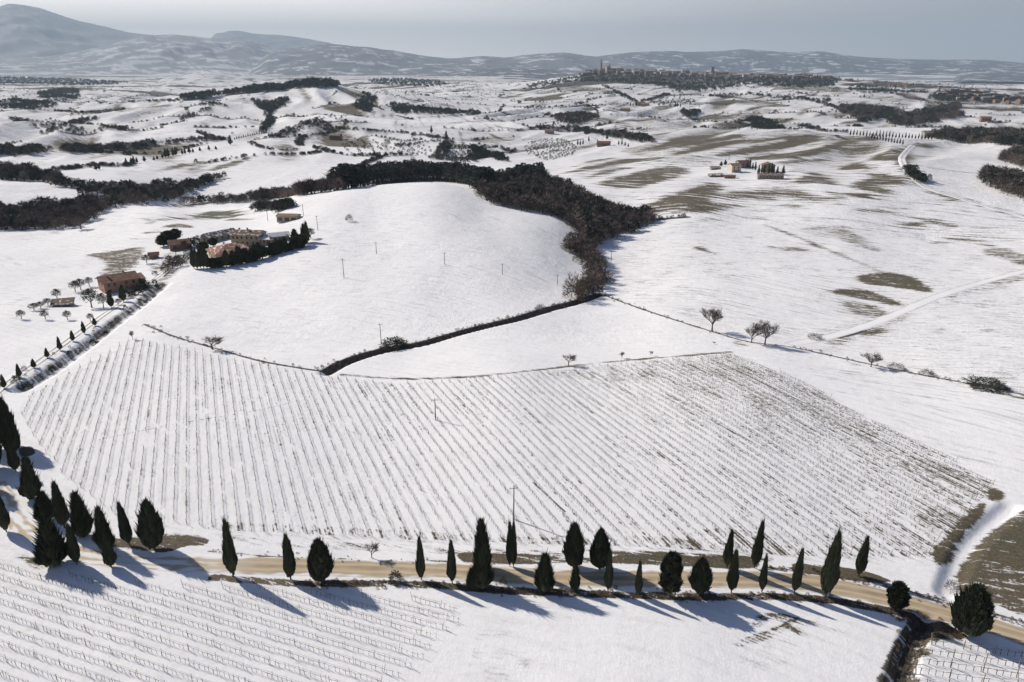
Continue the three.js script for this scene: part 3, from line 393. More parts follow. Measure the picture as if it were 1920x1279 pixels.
strip('snowy_track', 'snow-covered track curving up the right side of the fields', SIDETRACK, 5, 8, 0.06, (t, s) => mix3(SNOW, [0.16, 0.13, 0.09], clamp(1.3 * (Math.exp(-(((t + 0.9) / 0.17) ** 2)) + 0.8 * Math.exp(-(((t - 0.95) / 0.1) ** 2))) * (0.7 + noise(s / 9, t)), 0, 0.85)), 1.4);
strip('country_road', 'narrow road running away past the tall hedge at the right', FARROAD, 7, 8, 0.12, (t, s) => mix3(SNOW, [0.2, 0.165, 0.11], clamp(Math.exp(-((t / 0.22) ** 2)) * (0.6 + 0.8 * noise(s / 20, 2)) + 0.7 * Math.exp(-(((t + 0.85) / 0.15) ** 2)) * (0.5 + noise(s / 14, 6)), 0, 0.85)), 3);
// ---------------------------------------------------------------- plants
const M = {
  cypress: std(1, 1, 1, 0.95, { vertexColors: true }), bark: std(0.11, 0.085, 0.065), bareBark: std(0.1, 0.085, 0.072), twig: std(0.17, 0.14, 0.12), post: std(0.2, 0.17, 0.14), vine: std(0.07, 0.055, 0.043), wire: std(0.13, 0.125, 0.12, 0.7),
  leaf: std(1, 1, 1, 0.95, { vertexColors: true }), pole: std(0.15, 0.13, 0.11), steel: std(0.3, 0.31, 0.32, 0.5),
};
function tube(T, a, b, ra, rb, sides = 5, col) { const d = new THREE.Vector3().subVectors(b, a).normalize(), e = Math.abs(d.y) > 0.9 ? new THREE.Vector3(1, 0, 0) : new THREE.Vector3(0, 1, 0), s = new THREE.Vector3().crossVectors(d, e).normalize(), t = new THREE.Vector3().crossVectors(d, s); const at = (c, r, k) => { const w = (k / sides) * 6.2832; return [c.x + r * (s.x * Math.cos(w) + t.x * Math.sin(w)), c.y + r * (s.y * Math.cos(w) + t.y * Math.sin(w)), c.z + r * (s.z * Math.cos(w) + t.z * Math.sin(w))]; }; for (let k = 0; k < sides; k++) T.quad(at(a, ra, k), at(b, rb, k), at(b, rb, k + 1), at(a, ra, k + 1), col); }
const V = (x, y, z) => new THREE.Vector3(x, y, z);
const KINDS = {
  slender: { c0: 0.12, f: (t) => (1 - t) ** 0.62 * smooth(-0.06, 0.24, t) ** 0.6 * 1.1, n: 2600, lump: 0.24, l: 0.085, w: 0.022, out: 0.3 },
  broad: { c0: 0.13, f: (t) => Math.sin(Math.PI * Math.min(1, 0.06 + 0.94 * t) ** 0.62) ** 0.72, n: 3600, lump: 0.3, l: 0.065, w: 0.024, out: 0.6 },
  cone: { c0: 0.05, f: (t) => (1 - t) ** 0.8 * smooth(-0.05, 0.16, t) * 1.05, n: 3200, lump: 0.36, l: 0.085, w: 0.022, out: 0.85 },
  round: { c0: 0.15, f: (t) => Math.sqrt(Math.max(0, 1 - (2 * t - 0.92) ** 2 * 0.94)), n: 3600, lump: 0.42, l: 0.055, w: 0.03, out: 0.9 },
};
function makeCrown(kind, seed, few = 1, tone = 1) {
  const k = KINDS[kind], q = rngOf(seed), T = new Tris(), N = Math.round(k.n * few * 1.3), tilt = (q() - 0.5) * 0.06;
  const rad = (t, a) => Math.max(0.03, k.f(t)) * (1 + k.lump * (1.6 * noise(Math.cos(a) * 1.7 + seed, Math.sin(a) * 1.7 + t * 4.2) + 1.3 * noise(Math.cos(a) * 4 + seed * 2, Math.sin(a) * 4 + t * 11)));
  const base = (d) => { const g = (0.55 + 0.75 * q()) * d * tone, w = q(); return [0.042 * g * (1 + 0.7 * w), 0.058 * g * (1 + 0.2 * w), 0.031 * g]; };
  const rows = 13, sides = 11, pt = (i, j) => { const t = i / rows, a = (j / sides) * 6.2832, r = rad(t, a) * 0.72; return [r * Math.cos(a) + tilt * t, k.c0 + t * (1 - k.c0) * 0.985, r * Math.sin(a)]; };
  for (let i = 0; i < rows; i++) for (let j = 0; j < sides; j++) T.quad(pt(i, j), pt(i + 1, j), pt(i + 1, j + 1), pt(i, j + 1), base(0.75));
  for (let i = 0; i < N; i++) {
    let t; do t = q(); while (q() > 0.25 + k.f(t) * 0.75); const a = q() * 6.2832, r = rad(t, a) * (0.72 + 0.34 * Math.sqrt(q())), y = k.c0 + t * (1 - k.c0), l = k.l * (0.6 + 0.9 * q()) * (q() < 0.07 ? 1.9 : 1), w = k.w * (0.7 + 0.8 * q()) * (few < 1 ? 1.7 : 1);
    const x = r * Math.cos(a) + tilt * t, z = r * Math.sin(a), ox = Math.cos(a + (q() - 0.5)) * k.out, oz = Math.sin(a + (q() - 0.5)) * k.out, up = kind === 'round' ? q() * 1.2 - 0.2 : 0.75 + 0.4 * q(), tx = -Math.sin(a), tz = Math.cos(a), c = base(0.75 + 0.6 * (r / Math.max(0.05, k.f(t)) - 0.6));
    const W = w * 4, e = [x + ox * l * 4, y + up * l, z + oz * l * 4];
    T.tri([x - tx * W, y - 0.4 * l, z - tz * W], [x + tx * W, y - 0.4 * l, z + tz * W], e, c); T.tri([x - Math.cos(a) * W * 0.7, y - 0.3 * l, z - Math.sin(a) * W * 0.7], [x + Math.cos(a) * W * 0.7, y - 0.3 * l, z + Math.sin(a) * W * 0.7], [e[0], e[1], e[2]], c);
  }
  return T.geo();
}
// a tree one unit high whose crown has radius one; copies are scaled to the height and half width that each tree has
function makeTree(name, kind, seed, few, tone) {
  const g = new THREE.Group(); g.name = name;
  mesh('crown', makeCrown(kind, seed, few, tone), M.cypress, g);
  const T = new Tris(), b = KINDS[kind].c0 + 0.12; tube(T, V(0, -0.02, 0), V(0.01, b * 0.6, 0), 0.14, 0.1, 6); tube(T, V(0.01, b * 0.6, 0), V(0, b, 0), 0.1, 0.07, 6); for (let i = 0; i < 3; i++) tube(T, V(0, b * 0.75, 0), V(Math.cos(i * 2.1 + seed) * 0.3, b + 0.06, Math.sin(i * 2.1 + seed) * 0.3), 0.05, 0.02, 4);
  mesh('trunk', T.geo(), M.bark, g);
  return g;
}
const PROTO = {}; for (const k of Object.keys(KINDS)) PROTO[k] = [1, 2, 3].map((i) => makeTree('tree', k, i * 13 + k.length, 1));
const SMALL = {}; for (const k of Object.keys(KINDS)) SMALL[k] = [1, 2].map((i) => makeTree('tree', k, i * 31 + k.length, 0.16));
const TINY = {}; for (const k of Object.keys(KINDS)) TINY[k] = makeTree('tree', k, 7 + k.length, 0.035);
let turn = 0;
function plantTree(kind, name, at, h, halfW, label, category, group, set = PROTO) {
  const list = [].concat(set[kind]), c = copyOf(list[turn++ % list.length], name, label, category, group); c.position.copy(at); c.rotation.y = R(0, 6.28); c.scale.set(halfW, h, halfW); return c;
}
// roadside: [kind, base u, base v, top v, width in photo pixels, name, label]
const NEAR = 'cypresses and other evergreens along the dirt road', CY_ = 'cypress';
for (const [kind, u, v, top, w, name, label, lean] of [
  ['broad', 14, 836, 735, 46, CY_, 'tall dark cypress cut by the left edge of the photo, highest of the roadside trees'],
  ['broad', 26, 850, 778, 34, CY_, 'cypress just right of the tall one at the left edge above the culvert'],
  ['slender', 30, 884, 826, 24, CY_, 'narrow cypress by the road bend below the small earth bank at the left'],
  ['cone', 58, 935, 856, 46, CY_, 'ragged leaning cypress in the left clump above the road bend', 0.1],
  ['cone', 88, 976, 922, 50, 'juniper', 'low spreading evergreen joined to the foot of the ragged leaning cypress'],
  ['slender', 12, 997, 920, 26, CY_, 'single cypress on the near side of the road at the left edge'],
  ['slender', 121, 990, 902, 30, CY_, 'smooth pointed cypress rising behind the bushy evergreen at the road bend'],
  ['cone', 158, 1006, 922, 50, CY_, 'ragged pyramid cypress right of the smooth pointed one at the bend'],
  ['cone', 103, 1058, 975, 72, 'juniper', 'wide bushy evergreen low on the near side of the road bend'],
  ['slender', 144, 1058, 982, 26, CY_, 'narrow cypress standing against the wide bushy evergreen'],
  ['cone', 200, 1032, 950, 42, CY_, 'rough topped cypress behind the narrow one at the top of the left shadows'],
  ['slender', 209, 1064, 1002, 30, CY_, 'narrow cypress in front of the rough topped one, trunk bare at the foot'],
  ['slender', 243, 1022, 941, 26, CY_, 'leaning slender cypress on the brown verge left of the fat egg shaped one', -0.05],
  ['broad', 290, 1030, 936, 48, CY_, 'fat egg shaped cypress on the brown verge beyond the road'],
  ['slender', 437, 1081, 974, 30, CY_, 'tall slender cypress standing alone on the near verge with a long blue shadow'],
  ['slender', 545, 1086, 1001, 31, CY_, 'plump cypress with a notch at its right flank left of the round one'],
  ['broad', 603, 1090, 1010, 50, CY_, 'short egg shaped cypress on the near verge, left of the long gap'],
  ['slender', 790, 1087, 1006, 22, CY_, 'narrow flat topped cypress right of the long gap in the row'],
  ['slender', 848, 1094, 1012, 23, CY_, 'narrow cypress between the flat topped one and the big ragged pair'],
  ['cone', 904, 1066, 972, 46, CY_, 'ragged conifer on the far verge, rear tree of the big ragged pair'],
  ['cone', 904, 1102, 1022, 54, CY_, 'bulky dark conifer on the near verge, front tree of the big ragged pair'],
  ['cone', 884, 1102, 1066, 26, 'juniper', 'small ragged bush at the left foot of the bulky dark conifer'],
  ['slender', 956, 1062, 978, 18, CY_, 'left stem of the twin cypress below the tall utility pole'],
  ['slender', 963, 1063, 976, 16, CY_, 'right stem of the twin cypress below the tall utility pole'],
  ['cone', 1021, 1108, 1038, 52, CY_, 'squat pyramid shaped evergreen on the near verge right of the twin cypress'],
  ['broad', 1075, 1064, 979, 44, CY_, 'large rough cypress on the far verge above a small pyramid bush'],
  ['cone', 1078, 1106, 1058, 27, 'juniper', 'small pyramid bush directly below the large rough cypress'],
  ['broad', 1124, 1067, 991, 44, CY_, 'round shouldered cypress on the far verge with a bare trunk'],
  ['slender', 1140, 1109, 1033, 20, CY_, 'narrow cypress in front of the round shouldered one'],
  ['slender', 1196, 1117, 1052, 18, CY_, 'small narrow cypress alone between the round shouldered one and the oak'],
  ['round', 1256, 1118, 1032, 52, 'holm_oak', 'irregular dark oak on the near verge with a short trunk'],
  ['broad', 1312, 1112, 1046, 46, 'holm_oak', 'compact round topped evergreen right of the irregular oak'],
  ['slender', 1362, 1064, 994, 22, CY_, 'far verge cypress with a forked tip behind the plump pointed one', 0.03],
  ['slender', 1371, 1111, 1030, 26, CY_, 'plump pointed cypress overlapping the one with the forked tip'],
  ['slender', 1414, 1065, 976, 24, CY_, 'tall cypress on the far verge right of the overlapping pair', 0.05],
  ['slender', 1428, 1110, 1040, 18, CY_, 'thin cypress on the near verge below the tall far one'],
  ['slender', 1489, 1113, 1027, 21, CY_, 'thin cypress between the short thin one and the tallest thick one', 0.03],
  ['slender', 1548, 1118, 998, 40, CY_, 'tallest and thickest cypress of the right half, leaning slightly right', 0.035],
  ['slender', 1609, 1080, 1006, 24, CY_, 'last cypress of the far verge at the right, standing by itself', 0.05],
  ['round', 1679, 1144, 1090, 46, 'holm_oak', 'small oak where the ditch meets the road at the right'],
  ['broad', 1813, 1189, 1095, 76, CY_, 'huge broad evergreen beside the road at the bottom right'],
]) {
  const p = P(u, v), k = metresPerPixel(p), h = tallTo(p, top) * 0.93, c = plantTree(kind, name, p, h, (w * k) / { slender: 2.8, broad: 2.85, cone: 3.5, round: 3.2 }[kind], label, name === 'holm_oak' ? 'oak' : name === 'juniper' ? 'shrub' : 'cypress', NEAR);
  if (lean) { c.rotation.order = 'ZYX'; c.rotation.z = -lean; }
}
// trees standing left of the frame, whose shadows fall into it
[[-30, 842, 'first'], [-14, 880, 'second'], [-42, 915, 'third']].forEach(([u, v, k]) => plantTree('broad', 'cypress', P(u, v), 9, 1.8, k + ' cypress beyond the left edge whose shadow falls on the road bend', 'cypress', NEAR));
// young cypresses along the farm track
for (const [u, v, top, where] of [[8, 728, 704, 'first young cypress by the farm track at the left edge'], [37, 708, 684, 'second young cypress up the farm track from the left edge'], [64, 690, 674, 'small young cypress beside a snowy bush by the farm track'], [89, 671, 654, 'fourth young cypress up the farm track'], [113, 657, 633, 'tallest young cypress midway along the farm track'], [137, 640, 621, 'young cypress just above the tallest one by the farm track'], [158, 626, 604, 'young cypress below the olive tree by the farm track'], [178, 611, 596, 'stunted cypress next to the olive tree nearest the track']])
  plantTree('slender', 'cypress', P(u, v), tallTo(P(u, v), top), 0.62, where, 'cypress', 'young cypresses along the farm track', SMALL);

// bare winter trees: trunk with limbs, and twigs
function bare(seed, levels, spread, twigs, tw) {
  const q = rngOf(seed), T = new Tris(), G = new Tris(), grow = (p, d, len, r, lv) => {
    const e = p.clone().addScaledVector(d, len); tube(T, p, e, r, r * 0.62, lv > 2 ? 6 : 4);
    if (lv === 0) { for (let i = 0; i < twigs; i++) { const o = p.clone().lerp(e, 0.2 + 0.8 * q()), w = V(q() - 0.5, q() * 0.8 - 0.15, q() - 0.5).addScaledVector(d, 0.5).normalize(), l = len * (0.7 + 0.9 * q()), f = o.clone().addScaledVector(w, l), s = V(q() - 0.5, q() - 0.5, q() - 0.5).normalize().multiplyScalar(tw); G.tri([o.x - s.x, o.y - s.y, o.z - s.z], [o.x + s.x, o.y + s.y, o.z + s.z], [f.x, f.y, f.z]); } return; }
    const n = 4 + (q() * 2 | 0); for (let i = 0; i < n; i++) { const a = q() * 6.28 + i * 2.1, t = 0.45 + 0.55 * (i / (n - 1)), nd = d.clone().multiplyScalar(0.85).add(V(Math.cos(a) * spread, 0.02 + 0.3 * q(), Math.sin(a) * spread)).normalize(); grow(p.clone().lerp(e, t), nd, len * (0.62 + 0.16 * q()), r * 0.55, lv - 1); }
  };
  grow(V(0, -0.02, 0), V(0.04 * (q() - 0.5), 1, 0.04 * (q() - 0.5)).normalize(), 0.34, 0.026, levels);
  return [T.geo(), G.geo()];
}
function makeBare(seed, levels = 4, spread = 0.75, twigs = 5, tw = 0.005) { const g = new THREE.Group(), [a, b] = bare(seed, levels, spread, twigs, tw); mesh('trunk', a, M.bareBark, g); tag(mesh('twigs', b, M.twig, g), null, null, null, 'stuff'); return g; }
const BARE = [makeBare(3, 4, 0.78, 6, 0.0032), makeBare(8, 4, 0.8, 6, 0.0032), makeBare(21, 3, 0.8, 14, 0.004)];
[[1335, 622, 574, 'tallest bare tree on the ditch line right of the wood', 0, 1.05], [1409, 643, 602, 'left bare tree of the pair where the tracks meet', 1, 0.9], [1434, 646, 600, 'right bare tree of the pair where the tracks meet', 0, 0.95], [1633, 688, 658, 'round bare tree standing alone on the right hand field edge', 1, 1.25], [1066, 685, 661, 'small bare tree on the upper edge of the vineyard', 2, 1.2], [1166, 672, 659, 'tiny bare tree right of the small one on the vineyard edge', 2, 1.0], [1220, 667, 656, 'faintest sapling on the vineyard edge, right of two bare trees', 2, 0.8], [249, 637, 618, 'thin sapling at the top corner of the vineyard by the farm track', 2, 0.7], [398, 655, 626, 'bushy bare tree on the boundary line above the vineyard', 2, 1.5], [697, 1046, 1013, 'leafless sapling on the far verge in the long gap of cypresses', 2, 0.8], [1338, 645, 640, 'low bare shrub on the snow left of the pair of bare trees', 2, 1.4], [152, 430, 405, 'bare oak at the right tip of the dark wood on the left', 1, 1.4], [55, 488, 470, 'faint sapling', 2, 1]].slice(0, 12).forEach(([u, v, top, label, i, k]) => {
  const p = P(u, v), h = tallTo(p, top), c = copyOf(BARE[i], 'bare_tree', label, 'tree'); c.position.copy(p); c.rotation.y = R(0, 6); c.scale.set(h * 1.22 * k, h * 1.15, h * 1.22 * k);
});
// ---------------------------------------------------------------- woods, thickets and hedges: masses of trees that nobody could count
function clump(kind, seed) { // one small tree or bush for a mass of them, about one unit high
  const q = rngOf(seed), T = new Tris(), leaf = (p, d, l, w, c) => { const s = V(q() - 0.5, q() - 0.5, q() - 0.5).cross(d).normalize().multiplyScalar(w), e = p.clone().addScaledVector(d, l); T.tri([p.x - s.x, p.y - s.y, p.z - s.z], [p.x + s.x, p.y + s.y, p.z + s.z], [e.x, e.y, e.z], c); };
  if (kind === 'bare') {
    tube(T, V(0, -0.05, 0), V(0.02, 0.45, 0), 0.03, 0.018, 4, [0.05, 0.042, 0.036]);
    for (let i = 0; i < 150; i++) { const a = q() * 6.28, h = 0.25 + 0.72 * q(), r = 0.4 * Math.sqrt(q()) * Math.sin(Math.PI * Math.min(1, 0.2 + 0.8 * h)), g = 0.7 + 0.7 * q(); leaf(V(r * Math.cos(a), h - 0.12, r * Math.sin(a)), V(Math.cos(a) * 0.6 + q() - 0.5, 0.9 * q() + 0.15, Math.sin(a) * 0.6 + q() - 0.5).normalize(), 0.16 + 0.2 * q(), 0.012 + 0.014 * q(), [0.122 * g, 0.1 * g, 0.083 * g]); }
  } else if (kind === 'pine') {
    tube(T, V(0, -0.05, 0), V(0, 0.8, 0), 0.022, 0.01, 4, [0.05, 0.04, 0.032]);
    for (let i = 0; i < 210; i++) { const t = Math.pow(q(), 0.8), h = 0.3 + 0.68 * t, a = q() * 6.28, r = (0.235 * (1 - t) ** 0.7 + 0.02) * (0.55 + 0.5 * q()) * (1 + 0.3 * Math.sin(h * 40)), g = 0.6 + 0.8 * q(); leaf(V(r * Math.cos(a), h, r * Math.sin(a)), V(Math.cos(a), 0.35 * q() - 0.1, Math.sin(a)).normalize(), 0.07 + 0.07 * q(), 0.03 + 0.02 * q(), [0.032 * g, 0.044 * g, 0.028 * g]); }
  } else {
    for (let i = 0; i < (kind === 'shrub' ? 260 : 190); i++) { const a = q() * 6.28, b = q() * 2 - 0.7, r = 0.42 * (kind === 'shrub' ? Math.cbrt(q()) : 0.35 + 0.72 * q()), n = V(Math.cos(a) * Math.cos(b), Math.sin(b), Math.sin(a) * Math.cos(b)), g = (0.6 + 0.8 * q()) * (kind === 'shrub' ? 1.25 : 1); leaf(V(n.x * r, 0.45 + n.y * r * 1.2, n.z * r), n.clone().add(V(0, 0.4, 0)).normalize(), 0.1 + 0.12 * q(), kind === 'shrub' ? 0.018 + 0.016 * q() : 0.04 + 0.03 * q(), kind === 'shrub' ? [0.12 * g, 0.088 * g, 0.058 * g] : [0.034 * g, 0.044 * g, 0.029 * g]); }
    if (kind === 'oak') tube(T, V(0, -0.05, 0), V(0, 0.4, 0), 0.04, 0.03, 4, [0.05, 0.042, 0.035]);
  }
  return T.geo();
}
const CLUMPS = {}; for (const k of ['bare', 'pine', 'oak', 'shrub']) CLUMPS[k] = [1, 2, 3].map((i) => clump(k, i * 17 + k.length));
// fills an outline with trees of the given kinds [[kind, share], ...]; spacing and heights in metres
function wood(name, label, poly, kinds, spacing, h0, h1, category, spread = 1.25) {
  if (/wood_strip|hedge|plain_wood|wood_in_gully/.test(name)) { h0 *= 0.68; h1 *= 0.72; }
  const q = rngOf(label.length * 131 + Math.round(Math.abs(poly[0][0] * 7))), xs = poly.map((p) => p[0]), zs = poly.map((p) => p[1]), lists = {}, m = new THREE.Matrix4(), e = new THREE.Euler(), col = new THREE.Color();
  for (let x = Math.min(...xs); x < Math.max(...xs); x += spacing) for (let z = Math.min(...zs); z < Math.max(...zs); z += spacing) {
    const a = x + (q() - 0.5) * spacing * 1.1, b = z + (q() - 0.5) * spacing * 1.1; const wob = Math.min(spacing * 1.6 + 1, 9); if (!inside(poly, a + wob * (noise(a / (spacing * 3), b / (spacing * 3)) + (q() - 0.5) * 0.7), b + wob * (noise(a / (spacing * 3) + 50, b / (spacing * 3)) + (q() - 0.5) * 0.7))) continue;
    let r = q(), kind = kinds[0][0]; for (const [k, s] of kinds) { if (r < s) { kind = k; break; } r -= s; }
    const i = (q() * 3) | 0, key = kind + i, h = lerp(h0 * 0.8, h1 * 1.08, q() ** 0.8 * 0.7 + 0.3 * (0.5 + noise(a / 22, b / 22))) * (kind === 'shrub' ? 0.45 : kind === 'pine' ? 1.15 : 1);
    (lists[key] ??= { geo: CLUMPS[kind][i], at: [] }).at.push([a, ground(a, b), b, h, q() * 6.28, spread * h * (0.8 + 0.4 * q()), 0.5 + 0.95 * q() ** 1.3]);
  }
  const parts = Object.values(lists); if (!parts.length) return;
  const root = parts.length > 1 ? new THREE.Group() : null; if (root) { root.name = numbered(name); scene.add(root); }
  for (const l of parts) {
    const im = new THREE.InstancedMesh(l.geo, M.leaf, l.at.length); im.castShadow = im.receiveShadow = true; im.name = root ? 'trees' : numbered(name);
    l.at.forEach(([x, y, z, h, t, w, c], n) => { m.makeRotationFromEuler(e.set(0, t, 0)).scale(V(w, h, w)).setPosition(x, y - 0.1, z); im.setMatrixAt(n, m); im.setColorAt(n, col.setRGB(c, c * (0.94 + 0.1 * Math.sin(n)), c * 0.96)); });
    (root ?? scene).add(im); if (root) tag(im, null, null, null, 'stuff'); else tag(im, label, category, null, 'stuff');
  }
  if (root) tag(root, label, category, null, 'stuff');
}
const poly = (pts) => plan(curve(pts, 3, true));
function band(pts, half) { const p = plan(curve(pts, 5)), a = [], b = []; p.forEach((c, i) => { const q = p[Math.min(p.length - 1, i + 1)], o = p[Math.max(0, i - 1)], l = Math.hypot(q[0] - o[0], q[1] - o[1]) || 1, nx = (-(q[1] - o[1]) / l) * half, nz = ((q[0] - o[0]) / l) * half; a.push([c[0] + nx, c[1] + nz]); b.unshift([c[0] - nx, c[1] - nz]); }); return [...a, ...b]; }
function behindLine(pts, near, farther) { const c = curve(pts, 4), a = c.map(([u, v]) => beyond(u, v, near)), b = c.map(([u, v]) => beyond(u, v, farther)).reverse(); return [...a, ...b].map((p) => [p.x, p.z]); }
const BW = [['bare', 0.93], ['oak', 0.07]], MIX = [['bare', 0.55], ['oak', 0.45]], DARK = [['oak', 0.8], ['pine', 0.2]];
wood('bare_wood', 'brown leafless wood filling the gully right of the central hill', poly([[903, 370], [960, 392], [1020, 401], [1064, 419], [1088, 440], [1098, 452], [1140, 450], [1182, 433], [1228, 414], [1200, 406], [1150, 397], [1095, 370], [1040, 346], [985, 336], [945, 340], [915, 354]]), [['bare', 0.82], ['oak', 0.16], ['pine', 0.02]], 4.1, 5, 9.2, 'wood');
wood('thicket', 'reddish brown thicket narrowing down the gully below the wood', poly([[1066, 462], [1082, 485], [1102, 508], [1098, 535], [1072, 562], [1092, 568], [1126, 548], [1130, 520], [1118, 490], [1110, 470], [1130, 452], [1092, 450]]), [['bare', 0.5], ['shrub', 0.5]], 2.6, 5, 8, 'thicket');
wood('pine_wood', 'dark green pine wood along the crest of the central hill', behindLine([[636, 357], [680, 350], [740, 344], [800, 341], [850, 344], [900, 357], [930, 366]], 6, 58), [['pine', 0.9], ['bare', 0.1]], 4.6, 11, 15, 'wood');
wood('pine_wood', 'darker conifers where the pine wood meets the brown wood', behindLine([[900, 352], [930, 356], [985, 342], [1020, 352]], 10, 60), [['pine', 0.6], ['bare', 0.4]], 5, 9, 13, 'wood');
wood('bare_wood', 'thin leafless trees along the crest left of the pines', behindLine([[470, 380], [540, 370], [590, 364], [640, 357]], 3, 24), BW, 3.4, 6, 9.5, 'wood');
wood('bare_wood', 'sparse leafless trees behind the farm field crest', behindLine([[345, 386], [400, 383], [470, 380]], 4, 18), BW, 4, 5, 8, 'wood');
wood('bare_wood', 'dark wood in the valley behind the farm at the left', poly([[165, 366], [230, 371], [300, 382], [345, 372], [352, 364], [396, 344], [430, 333], [372, 342], [300, 352], [240, 354], [165, 357]]), MIX, 5.5, 5, 8.5, 'wood');
wood('bare_wood', 'large dark brown wood at the left edge of the near hill', poly([[-80, 422], [0, 431], [60, 432], [130, 429], [160, 416], [185, 397], [205, 388], [160, 385], [100, 391], [0, 393], [-80, 392]]), [['bare', 0.9], ['oak', 0.1]], 4.2, 5, 8.5, 'wood');
wood('bare_wood', 'thin tail of trees right of the large dark brown wood', poly([[185, 395], [225, 386], [275, 381], [268, 377], [210, 381], [180, 386]]), BW, 5, 5, 8, 'wood');
wood('wood_strip', 'dark strip of trees at the left edge below the clay hills', poly([[-60, 290], [0, 291], [45, 292], [84, 288], [84, 282], [40, 283], [-60, 283]]), MIX, 6, 9, 13, 'wood');
wood('wood_strip', 'long dark strip of trees across the snowy slope at the left', poly([[118, 286], [200, 284], [290, 274], [290, 270], [200, 278], [118, 281]]), MIX, 6, 8, 13, 'wood');
wood('wood_strip', 'fainter tree strip continuing right toward the orchard hill', poly([[300, 272], [350, 269], [430, 262], [430, 259], [350, 264], [300, 268]]), MIX, 7, 4, 8, 'wood');
wood('bare_wood', 'small dark wood left of the zigzag valley trees', poly([[-20, 334], [40, 340], [78, 338], [72, 329], [30, 324], [-20, 324]]), MIX, 6, 6, 11, 'wood');
wood('thicket', 'bushes with a tall cypress at the valley bottom left', poly([[84, 342], [104, 350], [150, 352], [152, 348], [112, 342], [100, 330], [86, 330]]), MIX, 5, 4, 8, 'thicket');
wood('evergreen_wood', 'dark evergreen wood along the spine of the villa hill', poly([[335, 190], [400, 182], [470, 175], [520, 170], [560, 166], [600, 164], [638, 165], [626, 159], [595, 157], [560, 160], [500, 166], [420, 178], [340, 186]]), DARK, 10, 10, 18, 'wood');
wood('wood_in_gully', 'dark trees filling the Y shaped gully on the villa hill', poly([[470, 184], [490, 192], [512, 191], [540, 183], [531, 198], [512, 214], [516, 224], [494, 251], [488, 250], [502, 226], [490, 208]]), DARK, 9, 8, 13, 'wood');
wood('wood_in_gully', 'dark trees in the crooked gully right of the villa hill', poly([[682, 173], [700, 181], [704, 190], [695, 201], [697, 212], [680, 210], [662, 197], [675, 192], [683, 183]]), DARK, 10, 8, 13, 'wood');
wood('wood_strip', 'row of dark thickets on the slope right of the crooked gully', poly([[735, 197], [760, 198], [790, 200], [802, 205], [840, 208], [900, 213], [900, 215], [800, 214], [740, 212], [733, 205]]), DARK, 10, 7, 12, 'wood');
wood('wood_in_gully', 'dark hollow full of trees in the middle distance centre right', poly([[1012, 210], [1030, 217], [1060, 214], [1095, 212], [1122, 222], [1100, 231], [1070, 234], [1040, 225]]), MIX, 9, 7, 12, 'wood');
wood('wood_strip', 'brown tree belt slanting behind the terraced farm', poly([[990, 242], [1060, 246], [1130, 255], [1222, 269], [1226, 263], [1180, 252], [1120, 245], [1040, 238]]), MIX, 8, 6, 11, 'wood');
wood('bare_wood', 'wide brown wood below the village at the right', poly([[1572, 206], [1620, 203], [1660, 207], [1700, 214], [1760, 206], [1800, 197], [1795, 212], [1800, 222], [1762, 228], [1722, 236], [1672, 234], [1652, 222], [1620, 232], [1600, 222]]), [['bare', 0.7], ['oak', 0.3]], 10, 8, 13, 'wood');
wood('bare_wood', 'dark tree belt behind the smooth field at the right edge', poly([[1742, 258], [1800, 268], [1850, 272], [1905, 275], [1985, 274], [1985, 252], [1900, 254], [1850, 250], [1800, 253]]), [['bare', 0.6], ['oak', 0.4]], 8, 8, 13, 'wood');
wood('bare_wood', 'dark wood corner touching the right edge above the road', poly([[1877, 294], [1890, 306], [1920, 317], [1985, 328], [1985, 292], [1920, 287], [1895, 286]]), [['bare', 0.8], ['oak', 0.2]], 6, 7, 11, 'wood');
wood('bare_wood', 'brown wood at the right edge below the dark wood corner', poly([[1834, 330], [1856, 346], [1882, 363], [1920, 374], [1990, 388], [1990, 350], [1905, 338], [1860, 330]]), [['bare', 0.9], ['oak', 0.1]], 5, 7, 11, 'wood');
wood('grove', 'heart shaped grove in the pale field right of centre', poly([[1278, 209], [1294, 211], [1311, 209], [1305, 218], [1293, 224], [1282, 216]]), DARK, 8, 7, 11, 'wood');
wood('wood_strip', 'dark copse with a pointed end on the striped clay slope', poly([[1405, 222], [1450, 230], [1468, 241], [1450, 243], [1412, 239], [1404, 231]]), DARK, 8, 5, 10, 'wood');
wood('hedge_trees', 'thin trees along the lane under the striped clay slope', band([[1490, 232], [1540, 246], [1590, 250]], 7), MIX, 7, 5, 9, 'hedge');
wood('town_trees', 'dark trees on the slope below the hilltop town', poly([[985, 162], [1060, 148], [1120, 139], [1250, 142], [1400, 147], [1560, 152], [1570, 160], [1500, 166], [1400, 161], [1330, 173], [1270, 176], [1250, 166], [1150, 156], [1080, 154], [1000, 166]]), DARK, 27, 6, 12, 'wood');
wood('hedge_trees', 'tree belt below the town beside the round olive field', band([[1330, 182], [1400, 178], [1480, 186], [1560, 190]], 22), DARK, 17, 8, 13, 'wood');
wood('hedge_trees', 'tree lined lane climbing to the town', band([[1130, 160], [1165, 178], [1195, 194]], 8), DARK, 10, 7, 11, 'hedge');
wood('hedge_trees', 'curved hedge at the foot of the bright town field', band([[1200, 192], [1230, 185], [1252, 178]], 10), DARK, 9, 7, 12, 'hedge');
wood('hedge_trees', 'dark hedge under the pale field left of the town lane', band([[965, 202], [1040, 202], [1110, 199], [1185, 196]], 9), MIX, 9, 5, 9, 'hedge');
wood('hedge_trees', 'arched hedge in the pale field left of the town lane', band([[1080, 198], [1110, 187], [1155, 179]], 6), MIX, 9, 5, 9, 'hedge');
